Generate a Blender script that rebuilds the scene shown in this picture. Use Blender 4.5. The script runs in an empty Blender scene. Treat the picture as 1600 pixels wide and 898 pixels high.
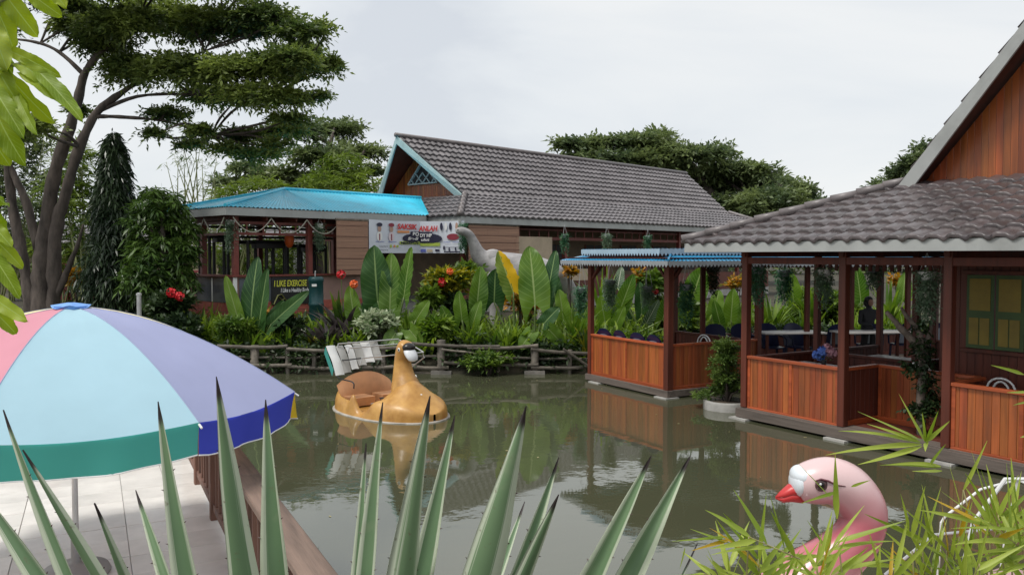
import bpy, bmesh, math, random
import numpy as np
from mathutils import Vector, Matrix
random.seed(7); rng = np.random.default_rng(7)
R = math.radians
scene = bpy.context.scene
# ------------------------------------------------------------------ camera
CAMZ, F, PITCH = 3.0, 1300.0, math.atan(49 / 1300)
cd = bpy.data.cameras.new("camera"); cam = bpy.data.objects.new("camera", cd)
scene.collection.objects.link(cam); scene.camera = cam
cam.location = (0, 0, CAMZ); cam.rotation_euler = (math.pi / 2 - PITCH, 0, 0)
cd.sensor_width = 36; cd.lens = 36 * F / 1600; cd.clip_start = 0.05; cd.clip_end = 3000
# ------------------------------------------------------------------ world, sun, exposure
SUN_EL, SUN_AZ = R(62), R(-125)          # azimuth from +Y towards +X: behind and to the left
world = bpy.data.worlds.new("World"); scene.world = world; world.use_nodes = True
nt = world.node_tree; nt.nodes.clear()
def N(t, k, **kw):
    n = t.nodes.new(k)
    for a, v in kw.items(): setattr(n, a, v)
    return n
out = N(nt, 'ShaderNodeOutputWorld'); bg = N(nt, 'ShaderNodeBackground'); bg.inputs[1].default_value = 0.1
sky = N(nt, 'ShaderNodeTexSky', sky_type='NISHITA', sun_disc=False); sky.sun_elevation = SUN_EL; sky.sun_rotation = SUN_AZ
tc = N(nt, 'ShaderNodeTexCoord'); mp = N(nt, 'ShaderNodeMapping'); mp.inputs['Scale'].default_value = (1, 1, 2.6); mp.inputs['Location'].default_value = (7.3, 4.2, 2.4)
n1 = N(nt, 'ShaderNodeTexNoise'); n1.inputs['Scale'].default_value = 1.7; n1.inputs['Detail'].default_value = 7; n1.inputs['Roughness'].default_value = .52; n1.inputs['Distortion'].default_value = .5
rp = N(nt, 'ShaderNodeValToRGB')
rp.color_ramp.elements[0].position = .37; rp.color_ramp.elements[0].color = (6.2, 6.55, 7.0, 1)
rp.color_ramp.elements[1].position = .60; rp.color_ramp.elements[1].color = (7.9, 8.05, 8.1, 1)
e = rp.color_ramp.elements.new(.47); e.color = (7.2, 7.5, 7.75, 1)
mx = N(nt, 'ShaderNodeMix', data_type='RGBA'); mx.inputs[0].default_value = .93
L = nt.links.new
L(tc.outputs['Generated'], mp.inputs[0]); L(mp.outputs[0], n1.inputs['Vector']); L(n1.outputs['Fac'], rp.inputs[0])
L(sky.outputs[0], mx.inputs[6]); L(rp.outputs[0], mx.inputs[7]); L(mx.outputs[2], bg.inputs[0]); L(bg.outputs[0], out.inputs[0])
sd = bpy.data.lights.new("sun", 'SUN'); sd.energy = 2.4; sd.angle = R(18); sd.color = (1, .965, .9)
sun = bpy.data.objects.new("sun", sd); scene.collection.objects.link(sun)
sdir = Vector((math.sin(SUN_AZ) * math.cos(SUN_EL), math.cos(SUN_AZ) * math.cos(SUN_EL), math.sin(SUN_EL)))
sun.rotation_euler = sdir.to_track_quat('Z', 'Y').to_euler(); sun.location = (-20, -20, 60)
vs = scene.view_settings; vs.view_transform = 'Standard'; vs.look = 'None'; vs.exposure = 0.2; vs.gamma = 1.0; vs.use_curve_mapping = False
scene.render.engine = 'CYCLES'; scene.cycles.use_denoising = True; scene.cycles.max_bounces = 8
scene.cycles.transparent_max_bounces = 8
# ------------------------------------------------------------------ helpers
col = scene.collection
cP, sP = math.cos(PITCH), math.sin(PITCH)
def ray(px, py):
    x, y = (px - 800) / F, (449 - py) / F
    return Vector((x, cP + y * sP, -sP + y * cP))
def at(px, py, Y):
    d = ray(px, py); return Vector((0, 0, CAMZ)) + d * (Y / d.y)
def atz(px, py, z):
    d = ray(px, py); return Vector((0, 0, CAMZ)) + d * ((z - CAMZ) / d.z)

class MB:
    """collects geometry for ONE mesh"""
    def __init__(s): s.v = []; s.f = []; s.uv = None; s.mi = []
    def add(s, vs, fs, m=0):
        o = len(s.v); s.v += [tuple(p) for p in vs]; s.f += [tuple(i + o for i in f) for f in fs]; s.mi += [m] * len(fs); return s
    def box(s, x0, x1, y0, y1, z0, z1, m=0):
        return s.add([(x0, y0, z0), (x1, y0, z0), (x1, y1, z0), (x0, y1, z0), (x0, y0, z1), (x1, y0, z1), (x1, y1, z1), (x0, y1, z1)],
                     [(0, 3, 2, 1), (4, 5, 6, 7), (0, 1, 5, 4), (1, 2, 6, 5), (2, 3, 7, 6), (3, 0, 4, 7)], m)
    def bar(s, a, b, w, h, up=(0, 0, 1), m=0):
        a, b = Vector(a), Vector(b); d = (b - a).normalized(); up = Vector(up)
        if abs(d.dot(up)) > .98: up = Vector((1, 0, 0))
        x = d.cross(up).normalized() * (w / 2); y = x.cross(d).normalized() * (h / 2)
        vs = [a - x - y, a + x - y, a + x + y, a - x + y, b - x - y, b + x - y, b + x + y, b - x + y]
        return s.add(vs, [(0, 1, 2, 3), (7, 6, 5, 4), (0, 4, 5, 1), (1, 5, 6, 2), (2, 6, 7, 3), (3, 7, 4, 0)], m)
    def tube(s, pts, rad, n=8, cap=True, ry=None, m=0):
        pts = [Vector(p) for p in pts]; k = len(pts)
        if not hasattr(rad, '__len__'): rad = [rad] * k
        rings = []; prev = None
        for i, p in enumerate(pts):
            d = (pts[min(i + 1, k - 1)] - pts[max(i - 1, 0)]).normalized()
            if prev is None:
                u = Vector((0, 0, 1)) if abs(d.z) < .9 else Vector((1, 0, 0)); x = d.cross(u).normalized()
            else:
                x = (prev - d * prev.dot(d)).normalized()
            prev = x; y = d.cross(x).normalized()
            r2 = rad[i] * (ry[i] if ry else 1)
            rings += [p + x * (rad[i] * math.cos(2 * math.pi * j / n)) + y * (r2 * math.sin(2 * math.pi * j / n)) for j in range(n)]
        fs = [(i * n + j, i * n + (j + 1) % n, (i + 1) * n + (j + 1) % n, (i + 1) * n + j) for i in range(k - 1) for j in range(n)]
        if cap: fs += [tuple(range(n - 1, -1, -1)), tuple((k - 1) * n + j for j in range(n))]
        return s.add(rings, fs, m)
    def lathe(s, prof, n=16, c=(0, 0, 0), m=0):
        c = Vector(c); k = len(prof)
        vs = [c + Vector((r * math.cos(2 * math.pi * j / n), r * math.sin(2 * math.pi * j / n), z)) for r, z in prof for j in range(n)]
        fs = [(i * n + j, i * n + (j + 1) % n, (i + 1) * n + (j + 1) % n, (i + 1) * n + j) for i in range(k - 1) for j in range(n)]
        fs += [tuple(range(n - 1, -1, -1)), tuple((k - 1) * n + j for j in range(n))]
        return s.add(vs, fs, m)
    def ball(s, c, rx, ry, rz, n=12, k=8, m=0):
        c = Vector(c); vs = []
        for i in range(k + 1):
            t = math.pi * (i + .02) / (k + .04)
            vs += [c + Vector((rx * math.sin(t) * math.cos(2 * math.pi * j / n), ry * math.sin(t) * math.sin(2 * math.pi * j / n), -rz * math.cos(t))) for j in range(n)]
        fs = [(i * n + j, i * n + (j + 1) % n, (i + 1) * n + (j + 1) % n, (i + 1) * n + j) for i in range(k) for j in range(n)]
        fs += [tuple(range(n - 1, -1, -1)), tuple(k * n + j for j in range(n))]
        return s.add(vs, fs, m)
    def grid(s, fn, nu, nv, m=0, closeu=False):
        vs = [fn(i / nu, j / nv) for i in range(nu + 1) for j in range(nv + 1)]
        fs = [(i * (nv + 1) + j, (i + 1) * (nv + 1) + j, (i + 1) * (nv + 1) + j + 1, i * (nv + 1) + j + 1) for i in range(nu) for j in range(nv)]
        return s.add(vs, fs, m)
    def mesh(s, name, mats, smooth=False):
        me = bpy.data.meshes.new(name); me.from_pydata(s.v, [], s.f)
        for m in (mats if isinstance(mats, (list, tuple)) else [mats]): me.materials.append(m)
        if any(s.mi): me.polygons.foreach_set('material_index', s.mi)
        if smooth: me.polygons.foreach_set('use_smooth', [True] * len(me.polygons))
        me.update(); return me
    def build(s, name, mats, parent=None, smooth=False, loc=None, kind=None):
        return link(name, s.mesh(name, mats, smooth), parent, loc, kind)

def link(name, me, parent=None, loc=None, kind=None, mat4=None):
    o = bpy.data.objects.new(name, me); col.objects.link(o)
    if parent: o.parent = parent
    if loc is not None: o.location = loc
    if mat4 is not None: o.matrix_local = mat4
    if kind: o['kind'] = kind
    return o
def tag(o, label, cat, group=None):
    o['label'] = label; o['category'] = cat
    if group: o['group'] = group
    return o
def thing(name, label, cat, loc=(0, 0, 0), rotz=0, group=None):
    o = bpy.data.objects.new(name, None); col.objects.link(o); o.location = loc; o.rotation_euler = (0, 0, rotz); o.empty_display_size = .2
    return tag(o, label, cat, group)
def copy_tree(o, parent=None):
    c = o.copy(); col.objects.link(c)
    if parent: c.parent = parent
    for ch in list(o.children): copy_tree(ch, c)
    return c
_bc = {}
def pbox(name, mat, parent, x0, x1, y0, y1, z0, z1, bev=.004):
    """a board: mesh shared between boards of the same size and material"""
    k = (round(x1 - x0, 3), round(y1 - y0, 3), round(z1 - z0, 3), mat.name, bev)
    if k not in _bc:
        a, b, c = (x1 - x0) / 2, (y1 - y0) / 2, (z1 - z0) / 2
        me = MB().box(-a, a, -b, b, -c, c).mesh(name, mat)
        if bev and min(a, b, c) > bev * 1.5:
            bm = bmesh.new(); bm.from_mesh(me)
            bmesh.ops.bevel(bm, geom=bm.edges[:], offset=bev, segments=1, affect='EDGES'); bm.to_mesh(me); bm.free()
        _bc[k] = me
    return link(name, _bc[k], parent, ((x0 + x1) / 2, (y0 + y1) / 2, (z0 + z1) / 2))
def npmesh(name, verts, faces, mats, uv=None, smooth=False):
    """verts (n,3), faces (m,4) or (m,3) arrays"""
    me = bpy.data.meshes.new(name); k = faces.shape[1]
    me.vertices.add(len(verts)); me.vertices.foreach_set('co', np.ascontiguousarray(verts, np.float32).ravel())
    me.loops.add(faces.size); me.loops.foreach_set('vertex_index', np.ascontiguousarray(faces, np.int32).ravel())
    me.polygons.add(len(faces)); me.polygons.foreach_set('loop_start', np.arange(0, faces.size, k, dtype=np.int32))
    me.polygons.foreach_set('loop_total', np.full(len(faces), k, np.int32))
    if smooth: me.polygons.foreach_set('use_smooth', np.ones(len(faces), bool))
    for m in (mats if isinstance(mats, (list, tuple)) else [mats]): me.materials.append(m)
    if uv is not None:
        l = me.uv_layers.new(name='uv'); l.data.foreach_set('uv', np.ascontiguousarray(uv[faces.ravel()], np.float32).ravel())
    me.update(); me.validate(); return me

# ------------------------------------------------------------------ materials
def setin(b, k, v):
    if k in b.inputs: b.inputs[k].default_value = v
def M(name, c, rough=.6, var=.18, scale=4, stretch=(1, 1, 1), rand=0.0, bump=0.0, bscale=40, spec=.5, metal=0, c2=None, detail=4, coat=0, dirt=0, hue=0):
    m = bpy.data.materials.new(name); m.use_nodes = True; t = m.node_tree; b = t.nodes['Principled BSDF']; l = t.links.new
    tcn = N(t, 'ShaderNodeTexCoord'); oi = N(t, 'ShaderNodeObjectInfo')
    off = N(t, 'ShaderNodeVectorMath', operation='MULTIPLY_ADD'); 
    cmb = N(t, 'ShaderNodeCombineXYZ'); l(oi.outputs['Random'], cmb.inputs[0]); l(oi.outputs['Random'], cmb.inputs[1]); l(oi.outputs['Random'], cmb.inputs[2])
    off.inputs[1].default_value = (37, 23, 31); l(cmb.outputs[0], off.inputs[0]); l(tcn.outputs['Object'], off.inputs[2])
    mpn = N(t, 'ShaderNodeMapping'); mpn.inputs['Scale'].default_value = stretch; l(off.outputs[0], mpn.inputs[0])
    nz = N(t, 'ShaderNodeTexNoise'); nz.inputs['Scale'].default_value = scale; nz.inputs['Detail'].default_value = detail; nz.inputs['Roughness'].default_value = .6
    l(mpn.outputs[0], nz.inputs['Vector'])
    mr = N(t, 'ShaderNodeMapRange'); mr.inputs[1].default_value = .32; mr.inputs[2].default_value = .68; l(nz.outputs['Fac'], mr.inputs[0])
    mx = N(t, 'ShaderNodeMix', data_type='RGBA'); l(mr.outputs[0], mx.inputs[0])
    a = [x * (1 - var) for x in c]; z = list(c2) if c2 else [min(1, x * (1 + var)) for x in c]
    mx.inputs[6].default_value = (*a, 1); mx.inputs[7].default_value = (*z, 1); cur = mx.outputs[2]
    if rand or hue:
        hs = N(t, 'ShaderNodeHueSaturation'); l(cur, hs.inputs['Color'])
        r1 = N(t, 'ShaderNodeMapRange'); r1.inputs[3].default_value = 1 - rand; r1.inputs[4].default_value = 1 + rand; l(oi.outputs['Random'], r1.inputs[0]); l(r1.outputs[0], hs.inputs['Value'])
        if hue:
            fr = N(t, 'ShaderNodeMath', operation='FRACT'); mu = N(t, 'ShaderNodeMath', operation='MULTIPLY'); mu.inputs[1].default_value = 7.13
            l(oi.outputs['Random'], mu.inputs[0]); l(mu.outputs[0], fr.inputs[0])
            r2 = N(t, 'ShaderNodeMapRange'); r2.inputs[3].default_value = .5 - hue; r2.inputs[4].default_value = .5 + hue; l(fr.outputs[0], r2.inputs[0]); l(r2.outputs[0], hs.inputs['Hue'])
        cur = hs.outputs[0]
    if dirt:
        n3 = N(t, 'ShaderNodeTexNoise'); n3.inputs['Scale'].default_value = 1.3; n3.inputs['Detail'].default_value = 8; n3.inputs['Roughness'].default_value = .7; l(off.outputs[0], n3.inputs['Vector'])
        r3 = N(t, 'ShaderNodeMapRange'); r3.inputs[1].default_value = .52; r3.inputs[2].default_value = .75; r3.inputs[4].default_value = dirt; l(n3.outputs['Fac'], r3.inputs[0])
        m3 = N(t, 'ShaderNodeMix', data_type='RGBA'); l(r3.outputs[0], m3.inputs[0]); l(cur, m3.inputs[6]); m3.inputs[7].default_value = (.07, .06, .045, 1); cur = m3.outputs[2]
    l(cur, b.inputs['Base Color'])
    mrr = N(t, 'ShaderNodeMapRange'); mrr.inputs[3].default_value = max(.03, rough - .1); mrr.inputs[4].default_value = min(1, rough + .1); l(nz.outputs['Fac'], mrr.inputs[0]); l(mrr.outputs[0], b.inputs['Roughness'])
    setin(b, 'Specular IOR Level', spec); setin(b, 'Metallic', metal); setin(b, 'Coat Weight', coat); setin(b, 'Coat Roughness', .2)
    if bump:
        n2 = N(t, 'ShaderNodeTexNoise'); n2.inputs['Scale'].default_value = bscale; n2.inputs['Detail'].default_value = 5; l(mpn.outputs[0], n2.inputs['Vector'])
        bp = N(t, 'ShaderNodeBump'); bp.inputs['Strength'].default_value = bump; bp.inputs['Distance'].default_value = .02; l(n2.outputs['Fac'], bp.inputs['Height']); l(bp.outputs[0], b.inputs['Normal'])
    return m
def LEAF(name, c, c2, trans=.35, rough=.45, spec=.4, uvcol=None, nscale=1.2, isl=.3, bump=0):
    """leaf: colour varies per leaf (mesh island), per plant and along a slow noise; light passes through"""
    m = bpy.data.materials.new(name); m.use_nodes = True; t = m.node_tree; b = t.nodes['Principled BSDF']; l = t.links.new
    ge = N(t, 'ShaderNodeNewGeometry'); oi = N(t, 'ShaderNodeObjectInfo'); tcn = N(t, 'ShaderNodeTexCoord')
    nz = N(t, 'ShaderNodeTexNoise'); nz.inputs['Scale'].default_value = nscale; nz.inputs['Detail'].default_value = 3; l(tcn.outputs['Object'], nz.inputs['Vector'])
    ad = N(t, 'ShaderNodeMath', operation='ADD'); l(ge.outputs['Random Per Island'], ad.inputs[0]); l(oi.outputs['Random'], ad.inputs[1])
    fr = N(t, 'ShaderNodeMath', operation='FRACT'); l(ad.outputs[0], fr.inputs[0])
    m1 = N(t, 'ShaderNodeMath', operation='MULTIPLY_ADD'); m1.inputs[1].default_value = isl * 2; l(fr.outputs[0], m1.inputs[0])
    m2 = N(t, 'ShaderNodeMapRange'); m2.inputs[1].default_value = .35; m2.inputs[2].default_value = .65; m2.inputs[3].default_value = -isl; m2.inputs[4].default_value = 1 - isl; l(nz.outputs['Fac'], m2.inputs[0]); l(m2.outputs[0], m1.inputs[2])
    cl = N(t, 'ShaderNodeClamp'); l(m1.outputs[0], cl.inputs[0])
    mx = N(t, 'ShaderNodeMix', data_type='RGBA'); l(cl.outputs[0], mx.inputs[0]); mx.inputs[6].default_value = (*c, 1); mx.inputs[7].default_value = (*c2, 1); cur = mx.outputs[2]
    if uvcol: cur = uvcol(t, l, tcn, cur)
    l(cur, b.inputs['Base Color']); b.inputs['Roughness'].default_value = rough; setin(b, 'Specular IOR Level', spec)
    tr = N(t, 'ShaderNodeBsdfTranslucent'); ms = N(t, 'ShaderNodeMixShader'); ms.inputs[0].default_value = trans
    hs = N(t, 'ShaderNodeHueSaturation'); hs.inputs['Value'].default_value = 1.25; hs.inputs['Saturation'].default_value = 1.1; l(cur, hs.inputs['Color']); l(hs.outputs[0], tr.inputs['Color'])
    l(b.outputs[0], ms.inputs[1]); l(tr.outputs[0], ms.inputs[2]); l(ms.outputs[0], t.nodes['Material Output'].inputs['Surface'])
    if bump:
        n2 = N(t, 'ShaderNodeTexNoise'); n2.inputs['Scale'].default_value = 25; l(tcn.outputs['Object'], n2.inputs['Vector'])
        bp = N(t, 'ShaderNodeBump'); bp.inputs['Strength'].default_value = bump; bp.inputs['Distance'].default_value = .02; l(n2.outputs['Fac'], bp.inputs['Height']); l(bp.outputs[0], b.inputs['Normal'])
    return m
def plain(name, c, rough=.5, **k): return M(name, c, rough, var=k.pop('var', .06), **k)

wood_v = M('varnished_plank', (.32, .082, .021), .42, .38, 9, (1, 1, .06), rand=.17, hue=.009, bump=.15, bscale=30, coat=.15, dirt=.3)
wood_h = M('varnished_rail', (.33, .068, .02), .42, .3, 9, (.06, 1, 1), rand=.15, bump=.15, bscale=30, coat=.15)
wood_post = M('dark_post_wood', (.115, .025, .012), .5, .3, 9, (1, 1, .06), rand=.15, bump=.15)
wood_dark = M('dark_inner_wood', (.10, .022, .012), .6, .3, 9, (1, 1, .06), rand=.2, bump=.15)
wood_grey = M('weathered_board', (.125, .10, .085), .8, .35, 8, (.08, 1, 1), rand=.2, bump=.4)
rail_brown = M('weathered_brown_wood', (.17, .085, .06), .7, .35, 8, (1, 1, .1), rand=.25, bump=.35, dirt=.3)
rail_top = M('weathered_top_rail', (.19, .13, .10), .75, .5, 8, (.08, 1, 1), rand=.15, bump=.35, dirt=.4)
bamboo_pole = M('grey_bamboo', (.13, .112, .09), .7, .4, 6, (1, 1, 1), rand=.3, bump=.3, dirt=.5)
concrete = M('concrete', (.36, .35, .33), .85, .2, 3, bump=.4, bscale=25, dirt=.5, rand=.1)
fascia = M('grey_fascia', (.36, .37, .36), .6, .1, 2, dirt=.25)
fascia_cyan = M('pale_cyan_bargeboard', (.40, .55, .56), .6, .1, 2, dirt=.3)
tile_far = M('far_roof_tile', (.145, .132, .137), .33, .25, 1.2, dirt=.15, spec=.5)
tile_near = M('near_roof_tile', (.074, .059, .06), .3, .25, 5, rand=.26, spec=.55, dirt=.4, bump=.1, bscale=60)
tile_cap = M('ridge_cap', (.16, .14, .14), .4, .2, 4, dirt=.3)
blue_sheet = M('blue_roof_sheet', (.045, .50, .70), .35, .14, 1.5, dirt=.2, spec=.5)
blue_deep = M('blue_gazebo_sheet', (.02, .22, .42), .3, .15, 2, dirt=.2, spec=.6)
blue_fas = M('pale_blue_trim', (.34, .46, .56), .55, .1, 3, dirt=.2)
grey_trim = M('grey_scallop_trim', (.27, .29, .31), .6, .12, 3, dirt=.2)
blind_m = M('bamboo_blind', (.38, .22, .15), .75, .3, 5, (.1, .1, 14), bump=.3, bscale=20)
plyboard = M('pale_board', (.45, .36, .26), .8, .12, 2, dirt=.2)
brick_red = M('red_tile_wall', (.42, .105, .075), .7, .2, 5, rand=.15, bump=.2)
grout = plain('grout', (.32, .2, .17), .9)
black_sign = plain('black_print', (.012, .012, .013), .5)
white_paint = plain('white_paint', (.78, .78, .77), .5)
white_tube = M('white_tube_paint', (.72, .72, .71), .35, .08, 6, dirt=.25)
steel = M('galvanised_tube', (.5, .5, .5), .35, .1, 6, metal=.6, dirt=.2)
dark_metal = plain('dark_metal', (.02, .02, .022), .5)
red_metal = M('red_post_paint', (.17, .036, .026), .5, .2, 5, dirt=.2)
navy = plain('navy_plastic', (.006, .011, .055), .35)
chair_grey = plain('grey_plastic', (.24, .27, .33), .4)
teal_plastic = plain('teal_plastic', (.008, .055, .06), .4)
cream_paint = M('cream_paint', (.6, .5, .3), .6, .15, 3, dirt=.2)
yellow_paint = M('ochre_shutter', (.26, .19, .03), .55, .15, 4)
green_paint = M('green_shutter', (.06, .11, .035), .55, .15, 4)
dino_skin = M('grey_statue_skin', (.30, .29, .29), .8, .3, 3, bump=.8, bscale=9, dirt=.35)
bark = M('tree_bark', (.085, .068, .058), .95, .55, 5, (1, 1, .3), bump=1.0, bscale=9, detail=8)
twig_m = M('twig', (.20, .17, .07), .7, .3, 12)
deadwood = M('pale_branch_bark', (.14, .11, .09), .85, .35, 8, bump=.6, bscale=30)
soil = M('soil', (.09, .065, .045), .95, .4, 3, bump=.5)
ceramic = M('deck_tile', (.74, .71, .67), .22, .1, 2.0, rand=.06, dirt=.18, spec=.5)
table_top = plain('pale_table', (.42, .40, .39), .35)

L_rain = LEAF('rain_tree_leaf', (.06, .095, .028), (.24, .30, .075), .38, nscale=.55)
L_rainhaze = LEAF('hazed_rain_tree_leaf', (.07, .105, .05), (.20, .25, .095), .34, nscale=.35)  # rear foliage: distance haze put into the leaf colour, lighter and less saturated
L_poly = LEAF('dark_weeping_leaf', (.02, .036, .02), (.05, .08, .035), .15, rough=.3, nscale=1)
L_mango = LEAF('mango_leaf', (.03, .065, .016), (.10, .17, .035), .2, rough=.35, nscale=1)
L_bam = LEAF('bamboo_leaf_far', (.07, .12, .02), (.20, .27, .05), .4, nscale=.5)
L_bampale = LEAF('pale_bamboo_leaf', (.16, .20, .12), (.3, .36, .22), .4, nscale=.6)
L_shrub = LEAF('shrub_leaf', (.045, .095, .016), (.18, .27, .04), .35, nscale=1.5)
L_strap = LEAF('strap_leaf', (.075, .15, .02), (.25, .35, .05), .4, nscale=1.2)
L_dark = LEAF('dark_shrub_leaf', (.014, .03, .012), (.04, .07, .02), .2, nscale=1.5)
L_croton = LEAF('croton_leaf', (.06, .11, .015), (.42, .36, .03), .3, nscale=2.5, isl=.5)
L_orange = LEAF('orange_leaf', (.12, .12, .02), (.52, .24, .03), .3, nscale=4, isl=.5)
L_purple = LEAF('purple_leaf', (.03, .022, .025), (.13, .11, .11), .2, rough=.3, nscale=2)
L_white = LEAF('white_variegated_leaf', (.1, .17, .06), (.5, .55, .38), .3, nscale=3, isl=.5)
L_string = LEAF('hanging_strand_leaf', (.03, .11, .055), (.10, .24, .12), .3, nscale=5)
L_stringpale = LEAF('pale_strand_leaf', (.10, .17, .10), (.24, .33, .22), .3, nscale=5)
L_bon = LEAF('potted_shrub_leaf', (.04, .085, .015), (.15, .22, .045), .3, nscale=3)
red_pet = plain('red_petal', (.55, .012, .02), .5); orange_pet = plain('orange_petal', (.75, .13, .02), .5)
blue_pet = plain('blue_petal', (.10, .2, .6), .6); pink_pet = plain('pink_petal', (.55, .28, .34), .6)
# ------------------------------------------------------------------ terrain and water
def sstep(a, b, x):
    t = np.clip((x - a) / (b - a), 0, 1); return t * t * (3 - 2 * t)
def far_shore(x): return 21.35 + 3.6 * sstep(2.0, 6.0, x) + .15 * np.sin(x * 1.7)
def ground_h(x, y):
    d_far = y - far_shore(x); d_near = 3.3 - y; d_l = -34 - x; d_r = x - 19
    d = np.maximum(np.maximum(d_far, d_near), np.maximum(d_l, d_r))
    h = -1.0 + 1.45 * sstep(-.9, .25, d) + .5 * sstep(.3, 5, d)
    h = h + np.where(d_near > -.6, .42 * sstep(-.4, .4, d_near), 0)
    return h + .05 * np.sin(x * .9 + y * .7) * sstep(.2, 2, d) + .03 * np.sin(x * 3.1) * np.cos(y * 2.7)
xs = np.concatenate([np.array([-1500, -600, -250, -120, -70, -50]), np.arange(-40, 26, .5), np.array([27, 30, 36, 45, 60, 90, 150, 300, 700, 1500])])
ys = np.concatenate([np.array([-300, -60, -20, -10]), np.arange(-5, 32, .4), np.array([33, 35, 38, 42, 48, 56, 70, 100, 160, 300, 700, 1800])])
gx, gy = np.meshgrid(xs, ys, indexing='ij'); gz = ground_h(gx, gy)
V = np.stack([gx, gy, gz], -1).reshape(-1, 3); ni, nj = len(xs), len(ys)
ii, jj = np.meshgrid(np.arange(ni - 1), np.arange(nj - 1), indexing='ij'); a = (ii * nj + jj).ravel()
gm = M('ground_soil_grass', (.03, .034, .016), .95, .5, 1.1, c2=(.07, .058, .036), bump=.6, bscale=12, detail=8)
g = link('ground', npmesh('ground', V, np.stack([a, a + nj, a + nj + 1, a + 1], -1), gm, smooth=True)); g['kind'] = 'structure'
wm = bpy.data.materials.new('pond_water'); wm.use_nodes = True; t = wm.node_tree; b = t.nodes['Principled BSDF']; l = t.links.new
b.inputs['Base Color'].default_value = (.075, .078, .045, 1); b.inputs['Roughness'].default_value = .03; b.inputs['IOR'].default_value = 1.7
setin(b, 'Specular IOR Level', .95)
tcn = N(t, 'ShaderNodeTexCoord')
na = N(t, 'ShaderNodeTexNoise'); na.inputs['Scale'].default_value = .5; na.inputs['Detail'].default_value = 3; l(tcn.outputs['Object'], na.inputs['Vector'])
mxw = N(t, 'ShaderNodeMix', data_type='RGBA'); mxw.inputs[6].default_value = (.055, .06, .034, 1); mxw.inputs[7].default_value = (.082, .085, .05, 1); l(na.outputs['Fac'], mxw.inputs[0]); l(mxw.outputs[2], b.inputs['Base Color'])
nb = N(t, 'ShaderNodeTexNoise'); nb.inputs['Scale'].default_value = 5.5; nb.inputs['Detail'].default_value = 3; nb.inputs['Roughness'].default_value = .45; l(tcn.outputs['Object'], nb.inputs['Vector'])
mw = N(t, 'ShaderNodeMapRange'); mw.inputs[1].default_value = .42; mw.inputs[2].default_value = .62; mw.inputs[3].default_value = .12; l(na.outputs['Fac'], mw.inputs[0])
mh = N(t, 'ShaderNodeMath', operation='MULTIPLY'); l(nb.outputs['Fac'], mh.inputs[0]); l(mw.outputs[0], mh.inputs[1])
bp = N(t, 'ShaderNodeBump'); bp.inputs['Strength'].default_value = .13; bp.inputs['Distance'].default_value = .02; l(mh.outputs[0], bp.inputs['Height']); l(bp.outputs[0], b.inputs['Normal'])
w = MB().add([(-36, 1.5, 0), (21, 1.5, 0), (21, 28, 0), (-36, 28, 0)], [(0, 1, 2, 3)]).build('water', wm); w['kind'] = 'structure'

# ------------------------------------------------------------------ tiled deck and its railing
DR = math.atan2(-.893, .451)             # local x runs along the rail towards the camera, local -y is the open deck side
deck = thing('deck', 'white tiled deck floor beside the pond under the parasol', 'deck', (-3.94, 9.9, 0), DR); deck['kind'] = 'structure'; del deck['category'], deck['label']
DZ = .6
MB().box(-.05, 9.2, -9.2, .14, DZ - .16, DZ - .012).build('deck_slab', concrete, deck)
ts = .42
for i in range(15):
    for j in range(13):
        z = DZ + random.uniform(-.0015, .0015)
        if j * ts > 9.1 - ts: continue
        pbox('tile', ceramic, deck, i * ts + .003, (i + 1) * ts - .003, .13 - (j + 1) * ts + .003, .13 - j * ts - .003, z - .012, z, .0025)
MB().box(15 * ts, 9.2, -9.2, -.06, DZ - .012, DZ - .001).build('deck_border', ceramic, deck)
for i in range(5):
    for j in range(3):
        MB().tube([(i * 2.1 + .3, -.2 - j * 3, -1), (i * 2.1 + .3, -.2 - j * 3, DZ - .15)], .1, 10).build('pile', concrete, deck)
rl = thing('wooden_railing', 'weathered brown wooden railing with square balusters along the tiled deck', 'railing', (-3.94, 9.9, 0), DR)
for k in range(6):
    x = .02 + k * 1.32
    pbox('post', rail_brown, rl, x - .05, x + .05, -.02, .08, DZ - .2, DZ + .78, .008)
    if k < 5:
        pbox('bottom_rail', rail_brown, rl, x + .05, x + 1.27, .0, .06, DZ + .09, DZ + .15)
        n = 6
        for i in range(n):
            xx = x + .05 + (i + .5) * 1.22 / n
            pbox('baluster', rail_brown, rl, xx - .018, xx + .018, .012, .048, DZ + .15, DZ + .72)
for k in range(3):
    x0, x1 = -.12 + k * 2.3, -.12 + (k + 1) * 2.3 - .004
    pbox('top_rail', rail_top, rl, x0, x1, -.06, .12, DZ + .78, DZ + .83, .008)
    pbox('under_rail', rail_brown, rl, x0, x1, 0, .06, DZ + .715, DZ + .778, .004)
# far return of the railing along the deck's end
r2 = thing('wooden_railing', 'short weathered railing across the far end of the deck behind the parasol', 'railing', (-3.94, 9.9, 0), DR)
for k in range(4):
    y = -1.35 - k * 1.3
    pbox('post', rail_brown, r2, -.04, .06, y - .05, y + .05, DZ - .2, DZ + .3, .008)
    pbox('bottom_rail', rail_brown, r2, -.02, .04, y + .05, y + 1.25, DZ + .09, DZ + .15)

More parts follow.
